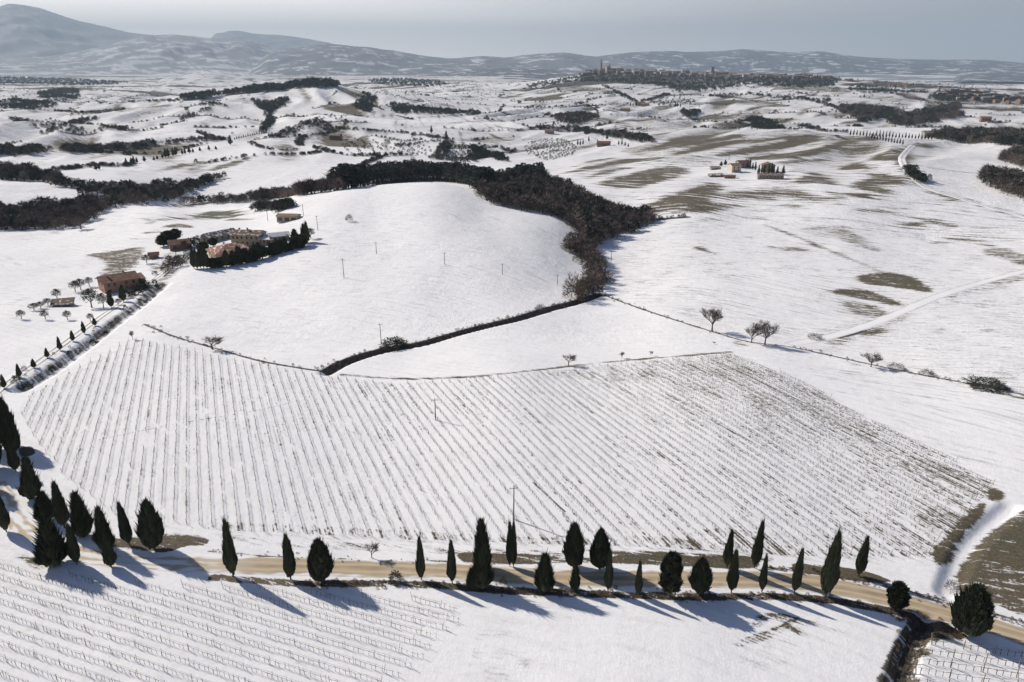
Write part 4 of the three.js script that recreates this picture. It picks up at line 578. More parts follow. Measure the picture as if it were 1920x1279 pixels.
wood('village_trees', 'dark trees round the village houses at the far right', poly([[1755, 178], [1800, 172], [1860, 180], [1920, 188], [1985, 192], [1985, 198], [1900, 192], [1830, 190], [1780, 192], [1740, 186]]), DARK, 18, 8, 14, 'wood');
wood('wood_strip', 'dark trees along the plateau rim at the right', poly([[1600, 160], [1660, 166], [1720, 170], [1760, 172], [1700, 176], [1640, 176], [1590, 170]]), DARK, 22, 7, 12, 'wood');
wood('wood_strip', 'hedgerow across the white fields left of the brown wood', band([[1500, 182], [1560, 200], [1600, 214]], 9), MIX, 10, 6, 10, 'hedge');
wood('plain_wood', 'blue hazed wood on the valley floor at the far left', poly([[70, 176], [150, 170], [148, 180], [136, 188], [100, 190], [78, 184]]), DARK, 18, 10, 16, 'wood');
wood('plain_wood', 'blue hazed wood belt at the left edge of the valley floor', poly([[-20, 196], [40, 190], [110, 198], [80, 208], [20, 204]]), DARK, 16, 9, 15, 'wood');
wood('plain_wood', 'long dark forest belt across the plain at the left', poly([[-60, 150], [60, 146], [150, 150], [240, 156], [150, 161], [60, 158], [-60, 157]]), DARK, 55, 14, 22, 'wood');
wood('plain_wood', 'dark forest on the plain behind the villa hill', poly([[690, 152], [760, 149], [840, 158], [800, 164], [720, 160]]), DARK, 45, 14, 22, 'wood');
for (const [a, b, c, l] of [[[10, 222], [60, 230], [110, 236], 'hedge trees left of the clay slopes, lowest line'], [[60, 238], [120, 236], [180, 221], 'hedge trees along the curving field edge at the left'], [[100, 208], [160, 212], [230, 206], 'hedge trees on the clay slopes at the left, upper line'], [[240, 192], [290, 190], [340, 188], 'hedge trees leading up to the villa hill'], [[85, 246], [120, 243], [146, 240], 'oval thicket at the foot of the clay slopes'], [[190, 243], [215, 241], [234, 240], 'thin hedge trees right of the oval thicket'], [[380, 196], [400, 196], [420, 198], 'dark copse on the shoulder of the villa hill'], [[340, 226], [370, 212], [396, 204], 'hedge running up the shoulder of the villa hill']]) wood('hedge_trees', l, band([a, b, c], l.includes('thicket') || l.includes('copse') ? 17 : 8), MIX, 8, 5, 9, 'hedge');
// hedges and bank growth in the near valley
wood('hedge', 'dark hedge on a terrace above the pine wood', band([[625, 240], [700, 246], [760, 250], [830, 261], [850, 263]], 5), MIX, 5, 4, 7, 'hedge');
wood('hedge', 'second terrace hedge just below the first one', band([[740, 276], [790, 268], [845, 264]], 4), MIX, 5, 3, 6, 'hedge');
wood('hedge', 'dense trees beside the small orchard block', band([[820, 300], [830, 285], [840, 266]], 6), MIX, 4.5, 5, 9, 'hedge');
wood('hedge', 'dark wedge of conifers above the fenced orchard', poly([[885, 304], [886, 280], [910, 285], [935, 293], [955, 303], [940, 303], [915, 294]]), DARK, 5, 6, 10, 'hedge');
wood('hedge', 'trees covering the little orchard hill', poly([[500, 258], [540, 242], [585, 226], [606, 228], [630, 244], [612, 248], [590, 236], [545, 254]]), MIX, 8, 5, 9, 'wood');
wood('hedge', 'low hedge at the foot of the orchard hill', band([[470, 268], [500, 280], [560, 282]], 4), MIX, 5, 3, 6, 'hedge');
wood('hedge', 'low thick hedge ending in the snow right of the wood', band([[1218, 413], [1255, 410], [1290, 407]], 2.2), [['bare', 0.5], ['shrub', 0.5]], 1.8, 2.5, 4, 'hedge');
wood('hedge', 'trimmed hedge with a dark end beside the country road', band([[1704, 318], [1716, 330], [1730, 342]], 4), DARK, 3, 5, 8, 'hedge');
wood('thicket', 'dark bare thicket behind the flat roofed garage', band([[482, 391], [510, 392], [545, 389]], 3.5), [['bare', 0.7], ['oak', 0.3]], 2.6, 3, 6, 'thicket');
wood('thicket', 'brown bushes along the track between the brick farmhouse and the farm', band([[302, 515], [325, 497], [352, 478]], 2.6), [['shrub', 0.7], ['bare', 0.3]], 2, 2.5, 5, 'thicket');
wood('thicket', 'shrubs round the courtyard side of the terracotta barn', band([[345, 470], [372, 458], [384, 450]], 2), [['shrub', 0.5], ['oak', 0.5]], 2.6, 3, 5, 'thicket');
wood('thicket', 'dark shrubs at the foot of the brick farmhouse', band([[236, 562], [262, 548], [282, 534]], 1.6), [['shrub', 0.5], ['oak', 0.5]], 2, 2, 4, 'thicket');
wood('ditch_growth', 'brown scrub on the banks of the ditch across the fields', band(DITCH, 1.5), [['shrub', 1]], 1.2, 0.8, 1.9, 'scrub');
wood('ditch_growth', 'scrub along the sunken bank beside the farm track', band(BANK, 1.2), [['shrub', 0.8], ['oak', 0.2]], 2.6, 0.8, 2.1, 'scrub');
wood('ditch_growth', 'weeds along the boundary line left of the ditch', band(HEDGE_A, 0.6), [['shrub', 1]], 1.3, 0.6, 1.6, 'scrub');
wood('ditch_growth', 'weeds along the ditch line running right from the wood', band(HEDGE_B, 0.6), [['shrub', 1]], 1.4, 0.6, 1.8, 'scrub');
wood('ditch_growth', 'dry brush in the small gully at the bottom right', band(NGULLY, 0.9), [['shrub', 0.8], ['bare', 0.2]], 0.75, 0.6, 1.4, 'scrub');
wood('verge_growth', 'dry weeds along the near edge of the dirt road', band([[560, 1094], [700, 1094], [800, 1097], [960, 1108], [1150, 1116], [1300, 1120], [1450, 1119], [1560, 1127], [1690, 1151]], 0.45), [['shrub', 1]], 0.55, 0.5, 1.3, 'weeds');
wood('verge_growth', 'dry weeds along the far edge of the dirt road', band([[390, 1034], [560, 1047], [700, 1051], [850, 1056]], 0.2), [['shrub', 1]], 0.6, 0.35, 0.8, 'weeds');
wood('verge_growth', 'weeds along the far verge at the right end of the road', band([[1430, 1067], [1540, 1074], [1650, 1098], [1780, 1132], [1930, 1172]], 0.5), [['shrub', 1]], 0.6, 0.5, 1.2, 'weeds');
wood('brush_patch', 'brown brush where the ditch meets the road at the right', poly([[1650, 1142], [1690, 1150], [1735, 1166], [1725, 1178], [1690, 1164]]), [['shrub', 1]], 0.5, 0.6, 1.4, 'scrub');
wood('brush_patch', 'brown brush under the huge evergreen at the bottom right', poly([[1750, 1165], [1790, 1180], [1810, 1196], [1780, 1202], [1748, 1190]]), [['shrub', 1]], 0.5, 0.5, 1.3, 'scrub');
{ // hedgerows and single trees of the far fields, too many and too small to count
  const q = rngOf(404), lists = {};
  for (let i = 0; i < 200000; i++) {
    const r = 850 * (6.2 ** q()), b = (q() - 0.5) * 1.36, x = r * Math.sin(b), z = -r * Math.cos(b), fp = fieldPattern(x, z), lone = noise(x / 210 + 5, z / 170), keep = fp.hedge > 0.45 ? 0.85 : lone > 0.42 ? 0.06 : 0.001 + (b > 0.05 && r > 1800 ? 0.006 : 0);
    if (q() > keep || r < 1300 && b > 0.02) continue;
    const kind = q() < 0.55 ? 'oak' : 'bare', k = kind + ((q() * 3) | 0); (lists[k] ??= []).push([x, z, R(2, 5) * (r > 2500 ? 1.3 : 1)]);
  }
  const root = new THREE.Group(); root.name = 'hedgerow_trees'; scene.add(root); tag(root, 'hedgerows and scattered trees between the snowy fields of the far hills', 'hedgerow trees', null, 'stuff');
  for (const [k, l] of Object.entries(lists)) { const im = new THREE.InstancedMesh(CLUMPS[k.slice(0, -1)][+k.slice(-1)], M.leaf, l.length), m = new THREE.Matrix4(), e = new THREE.Euler(); im.name = 'trees'; im.castShadow = true; l.forEach(([x, z, h], n) => im.setMatrixAt(n, m.makeRotationFromEuler(e.set(0, n, 0)).scale(V(h * 1.15, h, h * 1.15)).setPosition(x, ground(x, z) - 0.2, z))); tag(im, null, null, null, 'stuff'); root.add(im); }
}
// single bushes
function bushGeo(seed, dark) { const q = rngOf(seed), T = new Tris(); for (let i = 0; i < 900; i++) { const a = q() * 6.28, b = Math.asin(q() * 1.5 - 0.5), r = 0.46 * Math.cbrt(q()) * (1 + 0.5 * noise(Math.cos(a) * 2 + seed, b * 2 + Math.sin(a) * 2)), n = V(Math.cos(a) * Math.cos(b), Math.sin(b), Math.sin(a) * Math.cos(b)), p = V(n.x * r, 0.3 + n.y * r * 1.1, n.z * r), d = n.clone().add(V(q() - 0.5, q() * 0.9, q() - 0.5)).normalize().multiplyScalar(0.07 + 0.09 * q()), w = V(q() - 0.5, q() - 0.5, q() - 0.5).multiplyScalar(dark ? 0.05 : 0.025), g = 0.6 + 0.8 * q(), c = dark ? [0.038 * g, 0.045 * g, 0.029 * g] : [0.12 * g, 0.09 * g, 0.064 * g]; T.tri([p.x - w.x, p.y - w.y, p.z - w.z], [p.x + w.x, p.y + w.y, p.z + w.z], [p.x + d.x, p.y + d.y, p.z + d.z], c); } return T.geo(); }
const BUSH = [1, 2, 3].map((i) => bushGeo(i, false)).map((g, i) => { const o = new THREE.Group(); o.name = 'bush'; tag(mesh('twigs', g, M.leaf, o), null, null, null, 'stuff'); return o; }), EVER = [4, 5, 6].map((i) => bushGeo(i, true)).map((g) => { const o = new THREE.Group(); o.name = 'bush'; tag(mesh('foliage', g, M.leaf, o), null, null, null, 'stuff'); return o; });
[[739, 654, 46, 20, 'dark bush on the ditch bank under the utility pole', 1], [748, 652, 22, 20, 'brown bush touching the dark one on the ditch bank'], [1013, 584, 18, 14, 'round bush on the ditch near the thicket'], [1075, 560, 40, 46, 'bare brown bush at the lower tip of the thicket'], [655, 415, 14, 13, 'small bush on the crest field right of the farm'], [1528, 635, 26, 8, 'low bush where the snowy track begins'], [1680, 692, 30, 10, 'low brown bush right of the round bare tree'], [1738, 703, 26, 10, 'second low brown bush further right along the ditch line'], [1850, 726, 66, 14, 'long low dark bush on the ditch line at the right', 1], [52, 731, 20, 14, 'dark bush beside the farm track at the left edge', 1], [45, 694, 10, 8, 'small snowy bush beside the third young cypress'], [222, 603, 14, 11, 'bush on the sunken bank under the farm house'], [742, 1090, 24, 20, 'round weed bush on the near verge in the long gap of cypresses', 1], [943, 1100, 14, 22, 'pointed weed clump on the near verge left of the squat pyramid'], [1783, 1108, 24, 22, 'brown bush left of the huge evergreen'], [600, 1075, 0, 0, '']].forEach(([u, v, w, h, label, ever], i) => { if (!w) return; const p = P(u, v), k = metresPerPixel(p), c = copyOf((ever ? EVER : BUSH)[i % 3], 'bush', label, 'bush'); c.position.copy(p); c.scale.set(w * k * 1.1, h * k * 1.25, w * k * 1.1); c.rotation.y = i; });
// ---------------------------------------------------------------- vineyards: every row with its posts, its wires and its bare vines
function vineRows(polyP, dir, sp, name, label, group, o) {
  const nx = -dir[1], nz = dir[0]; let q0 = 1e9, q1 = -1e9; for (const [x, z] of polyP) { const q = across(dir, x, z); q0 = Math.min(q0, q); q1 = Math.max(q1, q); }
  const rows = [];
  for (let i = Math.ceil(q0 / sp); i * sp < q1; i++) {
    const q = i * sp, hits = []; for (let a = 0, b = polyP.length - 1; a < polyP.length; b = a++) { const qa = across(dir, ...polyP[a]), qb = across(dir, ...polyP[b]); if ((qa > q) !== (qb > q)) { const t = (q - qa) / (qb - qa); hits.push(alongD(dir, lerp(polyP[a][0], polyP[b][0], t), lerp(polyP[a][1], polyP[b][1], t))); } }
    hits.sort((a, b) => a - b); for (let k = 0; k + 1 < hits.length; k += 2) if (hits[k + 1] - hits[k] > 6) rows.push([q, hits[k], hits[k + 1]]);
  }
  const pt = (q, a) => { const x = dir[0] * a + nx * q, z = dir[1] * a + nz * q; return onLand(x, z); };
  rows.forEach(([q, a0, a1], n) => {
    const A = Math.max(a0 + R(0, o.ragged), o.from ?? -1e9), B = a1 - R(0, o.ragged), s = pt(q, A), root = thing(name, typeof label === 'function' ? label(n, rows.length) : label, 'vine row', s, 0, group);
    const posts = new Tris(), vines = new Tris(), wires = new Tris(), rel = (p) => p.sub(s), box = (T, p, h, w, lx, lz) => { const c = [[-w, -w], [w, -w], [w, w], [-w, w]]; for (let k = 0; k < 4; k++) { const [ax, az] = c[k], [bx, bz] = c[(k + 1) % 4]; T.quad([p.x + ax, p.y - 0.1, p.z + az], [p.x + bx, p.y - 0.1, p.z + bz], [p.x + bx + lx, p.y + h, p.z + bz + lz], [p.x + ax + lx, p.y + h, p.z + az + lz]); } T.quad(...c.map(([x, z]) => [p.x + x + lx, p.y + h, p.z + z + lz])); };
    let prev = null, gap = 0;
    for (let a = A, k = 0; a <= B + 0.01; a += o.post, k++) { const p = rel(pt(q, a)), end = k === 0 || a + o.post > B; box(posts, p, (end ? 1.75 : 1.45) * o.h * R(0.93, 1.07), o.pw * (end ? 1.3 : 1), R(-0.05, 0.05) + (end ? dir[0] * (k ? -0.3 : 0.3) * -1 : 0), R(-0.05, 0.05) + (end ? dir[1] * (k ? -0.3 : 0.3) * -1 : 0)); if (prev) for (const h of o.wires) { const w = o.ww; wires.quad([prev.x, prev.y + h - w, prev.z], [p.x, p.y + h - w, p.z], [p.x, p.y + h + w, p.z], [prev.x, prev.y + h + w, prev.z]); } prev = p; }
    for (let a = A + 0.5; a < B; a += o.vine) {
      if (noise(a / 5, q * 1.7) > (o.gap ?? 0.33)) continue; // gaps where vines are missing
      const p = rel(pt(q + R(-0.06, 0.06), a + R(-0.1, 0.1))), h = 0.78 * o.h * R(0.85, 1.15), w = o.vw * R(0.7, 1.3), lx = R(-0.08, 0.08), lz = R(-0.08, 0.08); box(vines, p, h, w, lx, lz);
      for (const sd of [-1, 1]) { const l = o.vine * R(0.48, 0.62) * sd, y = p.y + h; vines.quad([p.x + lx, y - w * 1.6, p.z + lz], [p.x + lx + dir[0] * l, y - w + R(-0.04, 0.08), p.z + lz + dir[1] * l], [p.x + lx + dir[0] * l, y + w * 0.7, p.z + lz + dir[1] * l], [p.x + lx, y + w * 1.2, p.z + lz]); }
      if (R(0, 1) < o.cane) { const t = R(0.25, 0.6); vines.tri([p.x + lx - 0.02, p.y + h, p.z + lz], [p.x + lx + 0.02, p.y + h, p.z + lz], [p.x + lx + R(-0.25, 0.25), p.y + h + t, p.z + lz + R(-0.25, 0.25)]); }
    }
    tag(mesh('posts', posts.geo(), M.post, root), null, null, null, 'stuff'); tag(mesh('vines', vines.geo(), M.vine, root), null, null, null, 'stuff'); if (wires.p.length) tag(mesh('wires', wires.geo(), M.wire, root), null, null, null, 'stuff');
  });
  return rows.length;
}
const ord = ['first', 'second', 'third', 'fourth', 'fifth', 'sixth', 'seventh', 'eighth', 'ninth', 'tenth'];
const nA = vineRows(VA, DIR_A, SP_A, 'vine_row', (n, l) => n === 0 ? 'rightmost row of bare vines on the broad slope, ending by the brown bank' : n === l - 1 ? 'leftmost short row of bare vines on the broad slope, nearest the road bend' : 'one of the long parallel rows of bare vines on the broad slope beyond the road', 'vine rows on the broad slope beyond the road', { ragged: 1.5, post: 9, h: 0.75, pw: 0.02, vine: 0.9, vw: 0.023, cane: 0.3, wires: [0.62], ww: 0.015 });
const nB = vineRows(VB, DIR_B, SP_B, 'trellis_row', 'one of the wired trellis rows of bare vines at the bottom left', 'trellis rows in the near vineyard', { ragged: 0.6, post: 4.6, h: 0.88, pw: 0.02, vine: 0.8, vw: 0.018, cane: 0.9, gap: 0.6, wires: [0.73, 1.0], ww: 0.017 });
const VC = plan([[1722, 1220], [1760, 1205], [1812, 1206], [1920, 1228], [2060, 1262], [2060, 1400], [1700, 1330]]), DIR_C = rowsAlong([1775, 1262], [1905, 1282]);
vineRows(VC, DIR_C, 2.0, 'trellis_row', 'one of the short trellis rows in the snow at the bottom right corner', 'trellis rows at the bottom right corner', { ragged: 0.5, post: 4, h: 1.05, pw: 0.04, vine: 0.9, vw: 0.026, cane: 0.6, wires: [0.8, 1.2], ww: 0.012 });
// ---------------------------------------------------------------- overhead line: wooden poles with crossarms
[[963, 974, 911, 'tall utility pole standing in the vineyard above the twin cypress'], [817, 788, 747, 'utility pole in the middle of the vineyard rows'], [715, 645, 606, 'utility pole rising beside the dark bush on the ditch bank'], [645, 521, 484, 'utility pole nearest the farm hedge on the central hill'], [706, 476, 454, 'thin pole high on the central hill'], [834, 496, 474, 'thin pole in the middle of the central hill'], [942, 515, 494, 'thin pole in the right part of the central hill'], [1045, 534, 515, 'thin pole at the right rim of the central hill beside the thicket'], [1146, 490, 470, 'thin pole on the snow right of the thicket'], [502, 414, 394, 'wooden pole left of the flat roofed garage'], [596, 432, 404, 'wooden pole at the right end of the farm hedge'], [569, 404, 383, 'wooden pole behind the flat roofed garage'], [1367, 300, 289, 'pole behind the tan house of the right hand farm']].forEach(([u, v, top, label]) => {
  const p = P(u, v), h = tallTo(p, top), o = thing('utility_pole', label, 'utility pole', p, R(-0.3, 0.3)), k = Math.max(1, Math.hypot(p.x, p.z) / 260);
  const T = new Tris(); tube(T, V(0, -0.3, 0), V(R(-0.1, 0.1), h, 0), 0.13 * k ** 0.5, 0.085 * k ** 0.5, 7); mesh('post', T.geo(), M.pole, o);
  const C = new Tris(); tube(C, V(-0.75, h * 0.93, 0.1), V(0.75, h * 0.93, 0.1), 0.055, 0.055, 4); mesh('crossarm', C.geo(), M.pole, o);
  for (const x of [-0.65, 0, 0.65]) { const I = new Tris(); tube(I, V(x, h * 0.93, 0.1), V(x, h * 0.93 + 0.3, 0.1), 0.05, 0.035, 5); mesh('insulator', I.geo(), M.steel, o); }
});
// ---------------------------------------------------------------- houses and barns
const B = {
  brick: std(0.33, 0.2, 0.135), stone: std(0.3, 0.25, 0.19), cream: std(0.6, 0.53, 0.42), ochre: std(0.33, 0.265, 0.195), grey: std(0.28, 0.265, 0.24), rust: std(0.25, 0.14, 0.1), pane: std(0.03, 0.033, 0.038, 0.25), frame: std(0.22, 0.16, 0.11), door: std(0.16, 0.095, 0.06), concrete: std(0.4, 0.39, 0.37),
};
function tileTex(base, snow, seed) { // weathered clay tiles; the snow that has not slid off yet lies on them
  const N = 128, d = new Uint8Array(N * N * 4), e = (v) => Math.round(255 * (v <= 0.0031308 ? 12.92 * v : 1.055 * v ** (1 / 2.4) - 0.055));
  for (let y = 0; y < N; y++) for (let x = 0; x < N; x++) { const n = noise(x / 9 + seed, y / 5), m = noise(x / 31 + seed, y / 27), r = 0.82 + 0.3 * Math.sin(x * 0.785) * 0.5 + 0.4 * n + 0.35 * m, s = smooth(0.25, 0.6, snow + m * 0.9 + n * 0.35), k = (y * N + x) * 4; for (let c = 0; c < 3; c++) d[k + c] = e(clamp(lerp(base[c] * r, 0.82, s), 0, 1)); d[k + 3] = 255; }
  const t = new THREE.DataTexture(d, N, N, THREE.RGBAFormat); t.colorSpace = THREE.SRGBColorSpace; t.wrapS = t.wrapT = THREE.RepeatWrapping; t.magFilter = THREE.LinearFilter; t.needsUpdate = true; return new THREE.MeshStandardMaterial({ map: t, roughness: 0.9, side: THREE.DoubleSide });
}
const ROOF = { red: tileTex([0.25, 0.125, 0.08], -0.12, 3), redSnow: tileTex([0.36, 0.17, 0.1], 0.12, 8), brown: tileTex([0.2, 0.135, 0.095], 0.1, 13), greySnow: tileTex([0.22, 0.17, 0.13], 0.3, 19), tan: tileTex([0.3, 0.2, 0.125], -0.35, 27), snow: tileTex([0.25, 0.2, 0.16], 0.75, 31) };
function quadGeo(list) { const T = new Tris(), uv = []; for (const q of list) { const [a, b, c, d] = q; T.quad(a, b, c, d); const L = Math.hypot(b[0] - a[0], b[1] - a[1], b[2] - a[2]) / 8, W = Math.hypot(d[0] - a[0], d[1] - a[1], d[2] - a[2]) / 8; uv.push(0, 0, L, 0, L, W, 0, 0, L, W, 0, W); } const g = T.geo(); g.setAttribute('uv', new THREE.Float32BufferAttribute(uv, 2)); return g; }
const boxG = (w, h, d, x, y, z) => new THREE.BoxGeometry(w, h, d).translate(x, y, z);
// walls (with gables), tiled roof with eaves and chimneys, windows with frames, doors. o: w (x), d (z), h eaves, rh ridge above eaves, roof: gable | gableZ | hip | shed | flat
function house(label, at, yaw, o, name = 'house', category = 'house', group) {
  const g = thing(name, label, category, at, yaw, group), { w, d, h, rh = 2, roof = 'gable' } = o, W = w / 2, D = d / 2, e = o.eave ?? 0.5, k = 0.22, sink = 1.2;
  g.scale.setScalar(o.k ?? 1);
  const walls = [boxG(w, h + sink, d, 0, (h - sink) / 2, 0).toNonIndexed()];
  const tri = (a, b, c) => { const T = new Tris(); T.tri(a, b, c); const q = T.geo(); q.setAttribute('uv', new THREE.Float32BufferAttribute([0, 0, 1, 0, 0, 1], 2)); return q; };
  if (roof === 'gable') for (const s of [-1, 1]) walls.push(tri([s * (W - 0.01), h, -D], [s * (W - 0.01), h, D], [s * (W - 0.01), h + rh, 0]));
  if (roof === 'gableZ') for (const s of [-1, 1]) walls.push(tri([-W, h, s * (D - 0.01)], [W, h, s * (D - 0.01)], [0, h + rh, s * (D - 0.01)]));
  if (roof === 'shed') { walls.push(tri([-W + 0.01, h, -D], [-W + 0.01, h, D], [-W + 0.01, h + rh, -D]), tri([W - 0.01, h, -D], [W - 0.01, h, D], [W - 0.01, h + rh, -D])); walls.push(boxG(w - 0.02, rh, 0.2, 0, h + rh / 2, -D + 0.11).toNonIndexed()); }
  mesh('wall', mergeGeometries(walls.map((q) => { q.deleteAttribute('uv'); return q; })), o.wall, g);
  const ex = W + e, ez = D + e, dy = (rh * e) / (roof === 'gableZ' || roof === 'hip' ? W : D), Q = [], slab = (a, b, c, f) => { const dn = (p) => [p[0], p[1] - k, p[2]]; a = [a[0], a[1] + 0.05, a[2]]; b = [b[0], b[1] + 0.05, b[2]]; c = [c[0], c[1] + 0.05, c[2]]; f = [f[0], f[1] + 0.05, f[2]]; Q.push([a, b, c, f], [dn(b), dn(a), dn(f), dn(c)], [dn(a), dn(b), b, a], [dn(b), dn(c), c, b], [dn(c), dn(f), f, c], [dn(f), dn(a), a, f]); };
  if (roof === 'gable') { slab([-ex, h - dy + k, ez], [ex, h - dy + k, ez], [ex, h + rh + k, 0], [-ex, h + rh + k, 0]); slab([ex, h - dy + k, -ez], [-ex, h - dy + k, -ez], [-ex, h + rh + k, 0], [ex, h + rh + k, 0]); }
  if (roof === 'gableZ') { slab([ex, h - dy + k, ez], [ex, h - dy + k, -ez], [0, h + rh + k, -ez], [0, h + rh + k, ez]); slab([-ex, h - dy + k, -ez], [-ex, h - dy + k, ez], [0, h + rh + k, ez], [0, h + rh + k, -ez]); }
  if (roof === 'hip') { const r = Math.max(0.3, W - D), y0 = h + 0.05, y1 = h + rh; Q.push([[-ex, y0, ez], [ex, y0, ez], [r, y1, 0], [-r, y1, 0]], [[ex, y0, -ez], [-ex, y0, -ez], [-r, y1, 0], [r, y1, 0]], [[ex, y0, ez], [ex, y0, -ez], [r, y1, 0], [r, y1, 0.01]], [[-ex, y0, -ez], [-ex, y0, ez], [-r, y1, 0.01], [-r, y1, 0]], [[-ex, y0 - 0.02, -ez], [ex, y0 - 0.02, -ez], [ex, y0 - 0.02, ez], [-ex, y0 - 0.02, ez]]); }
  if (roof === 'shed') slab([-ex, h - (rh * e) / d + k, ez], [ex, h - (rh * e) / d + k, ez], [ex, h + rh + (rh * e) / d + k, -ez], [-ex, h + rh + (rh * e) / d + k, -ez]);
  if (roof === 'flat') slab([-ex, h + k, ez], [ex, h + k, ez], [ex, h + k, -ez], [-ex, h + k, -ez]);
  const rf = mesh('roof', quadGeo(Q), o.tiles, g);
  for (const [cx, cz, ch = 0.9] of o.chimneys ?? []) { const base = h + rh * (roof === 'gableZ' ? 1 - Math.abs(cx) / W : 1 - Math.abs(cz) / D); mesh('chimney', mergeGeometries([boxG(0.7, ch + 0.9, 0.7, cx, base + ch / 2 - 0.2, cz), boxG(0.95, 0.16, 0.95, cx, base + ch + 0.33, cz)]), o.wall, rf); }
  const open = (kind, side, t, y, ww, hh) => { // an opening set into a wall: side f front(+z), b back, l left, r right
    const flat = side === 'f' || side === 'b', s = side === 'f' || side === 'r' ? 1 : -1, x = flat ? t * W : s * W, z = flat ? s * D : t * D, bx = (a, b, c, dx, y0) => boxG(flat ? a : c, b, flat ? c : a, x + (flat ? dx : s * 0), y0, z + (flat ? 0 : dx));
    const m = mesh(kind, kind === 'door' ? bx(ww, hh, 0.1, 0, y) : bx(ww, hh, 0.06, 0, y), kind === 'door' ? B.door : B.pane, g);
    if (kind === 'window') mesh('frame', mergeGeometries([bx(ww + 0.24, 0.12, 0.16, 0, y + hh / 2 + 0.06), bx(ww + 0.34, 0.1, 0.3, 0, y - hh / 2 - 0.05), bx(0.12, hh, 0.16, -ww / 2 - 0.06, y), bx(0.12, hh, 0.16, ww / 2 + 0.06, y)]), o.frame ?? B.frame, m);
  };
  for (const [kind, side, t, y, ww, hh] of o.openings ?? []) open(kind, side, t, y, ww, hh);
  return g;
}
const win = (side, ts, y, w = 0.95, h = 1.35) => ts.map((t) => ['window', side, t, y, w, h]), door = (side, t, w = 1.2, h = 2.2) => ['door', side, t, h / 2, w, h];
const FARM = 'farm buildings on the knoll at the left';
house('two-storey brick farmhouse with a red tiled roof beside the farm track', P(224, 543), 0.72, { k: 0.84, w: 15, d: 11, h: 5.6, rh: 2.1, roof: 'gable', wall: B.brick, tiles: ROOF.red, eave: 0.8, chimneys: [[3.2, -1.2, 1.1], [-4.6, 1.4, 0.8]], openings: [...win('f', [-0.72, -0.38, 0.3, 0.72], 4.3), ...win('f', [-0.7, 0.28], 1.5), door('f', -0.08, 1.5, 2.3), door('f', 0.7, 2.4, 2.4), ...win('r', [-0.5, 0.35], 4.3), ...win('r', [-0.45], 1.5), door('r', 0.4), ...win('l', [-0.4, 0.4], 4.3), ...win('l', [0.35], 1.5)] });
house('small brick wing at the right end of the brick farmhouse', P(262, 536), 0.72, { k: 0.84, w: 4, d: 6, h: 4, rh: 1.2, roof: 'shed', wall: B.brick, tiles: ROOF.red, openings: [...win('f', [0], 2.6), door('r', 0)] }, 'wing', 'house');
house('low open shed with a weathered lean-to roof below the brick farmhouse', P(119, 573), 0.35, { k: 0.62, w: 10.5, d: 5.5, h: 1.6, rh: 1.5, roof: 'shed', wall: B.grey, tiles: ROOF.brown, eave: 0.9, openings: [['door', 'f', -0.5, 0.75, 3.2, 1.4], ['door', 'f', 0.4, 0.75, 3.4, 1.4]] }, 'shed', 'shed');
house('low terracotta barn left of the farm courtyard', P(337, 466), 0.5, { k: 0.84, w: 11, d: 8, h: 3.4, rh: 1.9, roof: 'gable', wall: B.rust, tiles: ROOF.red, openings: [...win('f', [-0.5, 0.5], 1.9), ['door', 'f', 0, 1.2, 2.2, 2.4], ...win('l', [0], 2)] }, 'barn', 'barn', FARM);
house('long barn with a snow dusted grey roof running back from the farm courtyard', P(412, 449), -0.62, { k: 0.85, w: 7.5, d: 20, h: 3.3, rh: 1.9, roof: 'gableZ', wall: B.stone, tiles: ROOF.greySnow, chimneys: [[1, -8, 0.7]], openings: [...win('r', [-0.7, -0.35, 0.05, 0.4, 0.75], 1.9, 1.1, 1.1), ['door', 'f', 0, 1.3, 2.4, 2.6]] }, 'barn', 'barn', FARM);
house('two-storey stone farmhouse in the middle of the farm', P(468, 457), -0.12, { k: 0.86, w: 17.5, d: 9, h: 6, rh: 1.9, roof: 'gable', wall: B.stone, tiles: ROOF.brown, eave: 0.6, chimneys: [[-5.5, -0.8, 1], [-0.8, -1, 1.2], [1.5, 1.2, 0.9]], openings: [...win('f', [-0.82, -0.55, -0.25, 0.1, 0.42, 0.76], 4.4), ...win('f', [-0.6, 0.1, 0.5], 1.5), door('f', -0.22, 1.4, 2.3), door('f', 0.82, 2, 2.3), ...win('r', [-0.4, 0.4], 4.4), ...win('l', [0], 4.4)] }, 'farmhouse', 'house', FARM);
house('snow covered lean-to joined to the right of the stone farmhouse', P(506, 456), -0.12, { k: 0.86, w: 7, d: 7, h: 2.9, rh: 1.2, roof: 'shed', wall: B.stone, tiles: ROOF.snow, openings: [['door', 'f', 0.2, 1.1, 2, 2.2], ...win('f', [-0.5], 1.6)] }, 'lean_to', 'shed', FARM);
house('small outbuilding with a white roof at the right end of the farm', P(523, 452), 0.5, { w: 9.5, d: 5, h: 3, rh: 1.2, roof: 'gable', wall: B.stone, tiles: ROOF.snow, openings: [...win('f', [-0.5, 0.4], 1.7), door('f', 0)] }, 'outbuilding', 'shed', FARM);
house('cream walled villa with a hipped red roof half under snow', P(432, 484), 0.62, { w: 16, d: 14, h: 3.9, rh: 3, roof: 'hip', wall: B.cream, tiles: ROOF.redSnow, eave: 0.9, chimneys: [[-1.5, -2.5, 1], [2.5, 2.5, 0.9]], openings: [...win('f', [-0.7, -0.3, 0.15, 0.6], 2.1, 1, 1.5), ...win('r', [-0.6, 0, 0.6], 2.1, 1, 1.5), ...win('l', [-0.5, 0.1, 0.6], 2.1, 1, 1.5), door('l', -0.15)] }, 'villa', 'house', FARM);
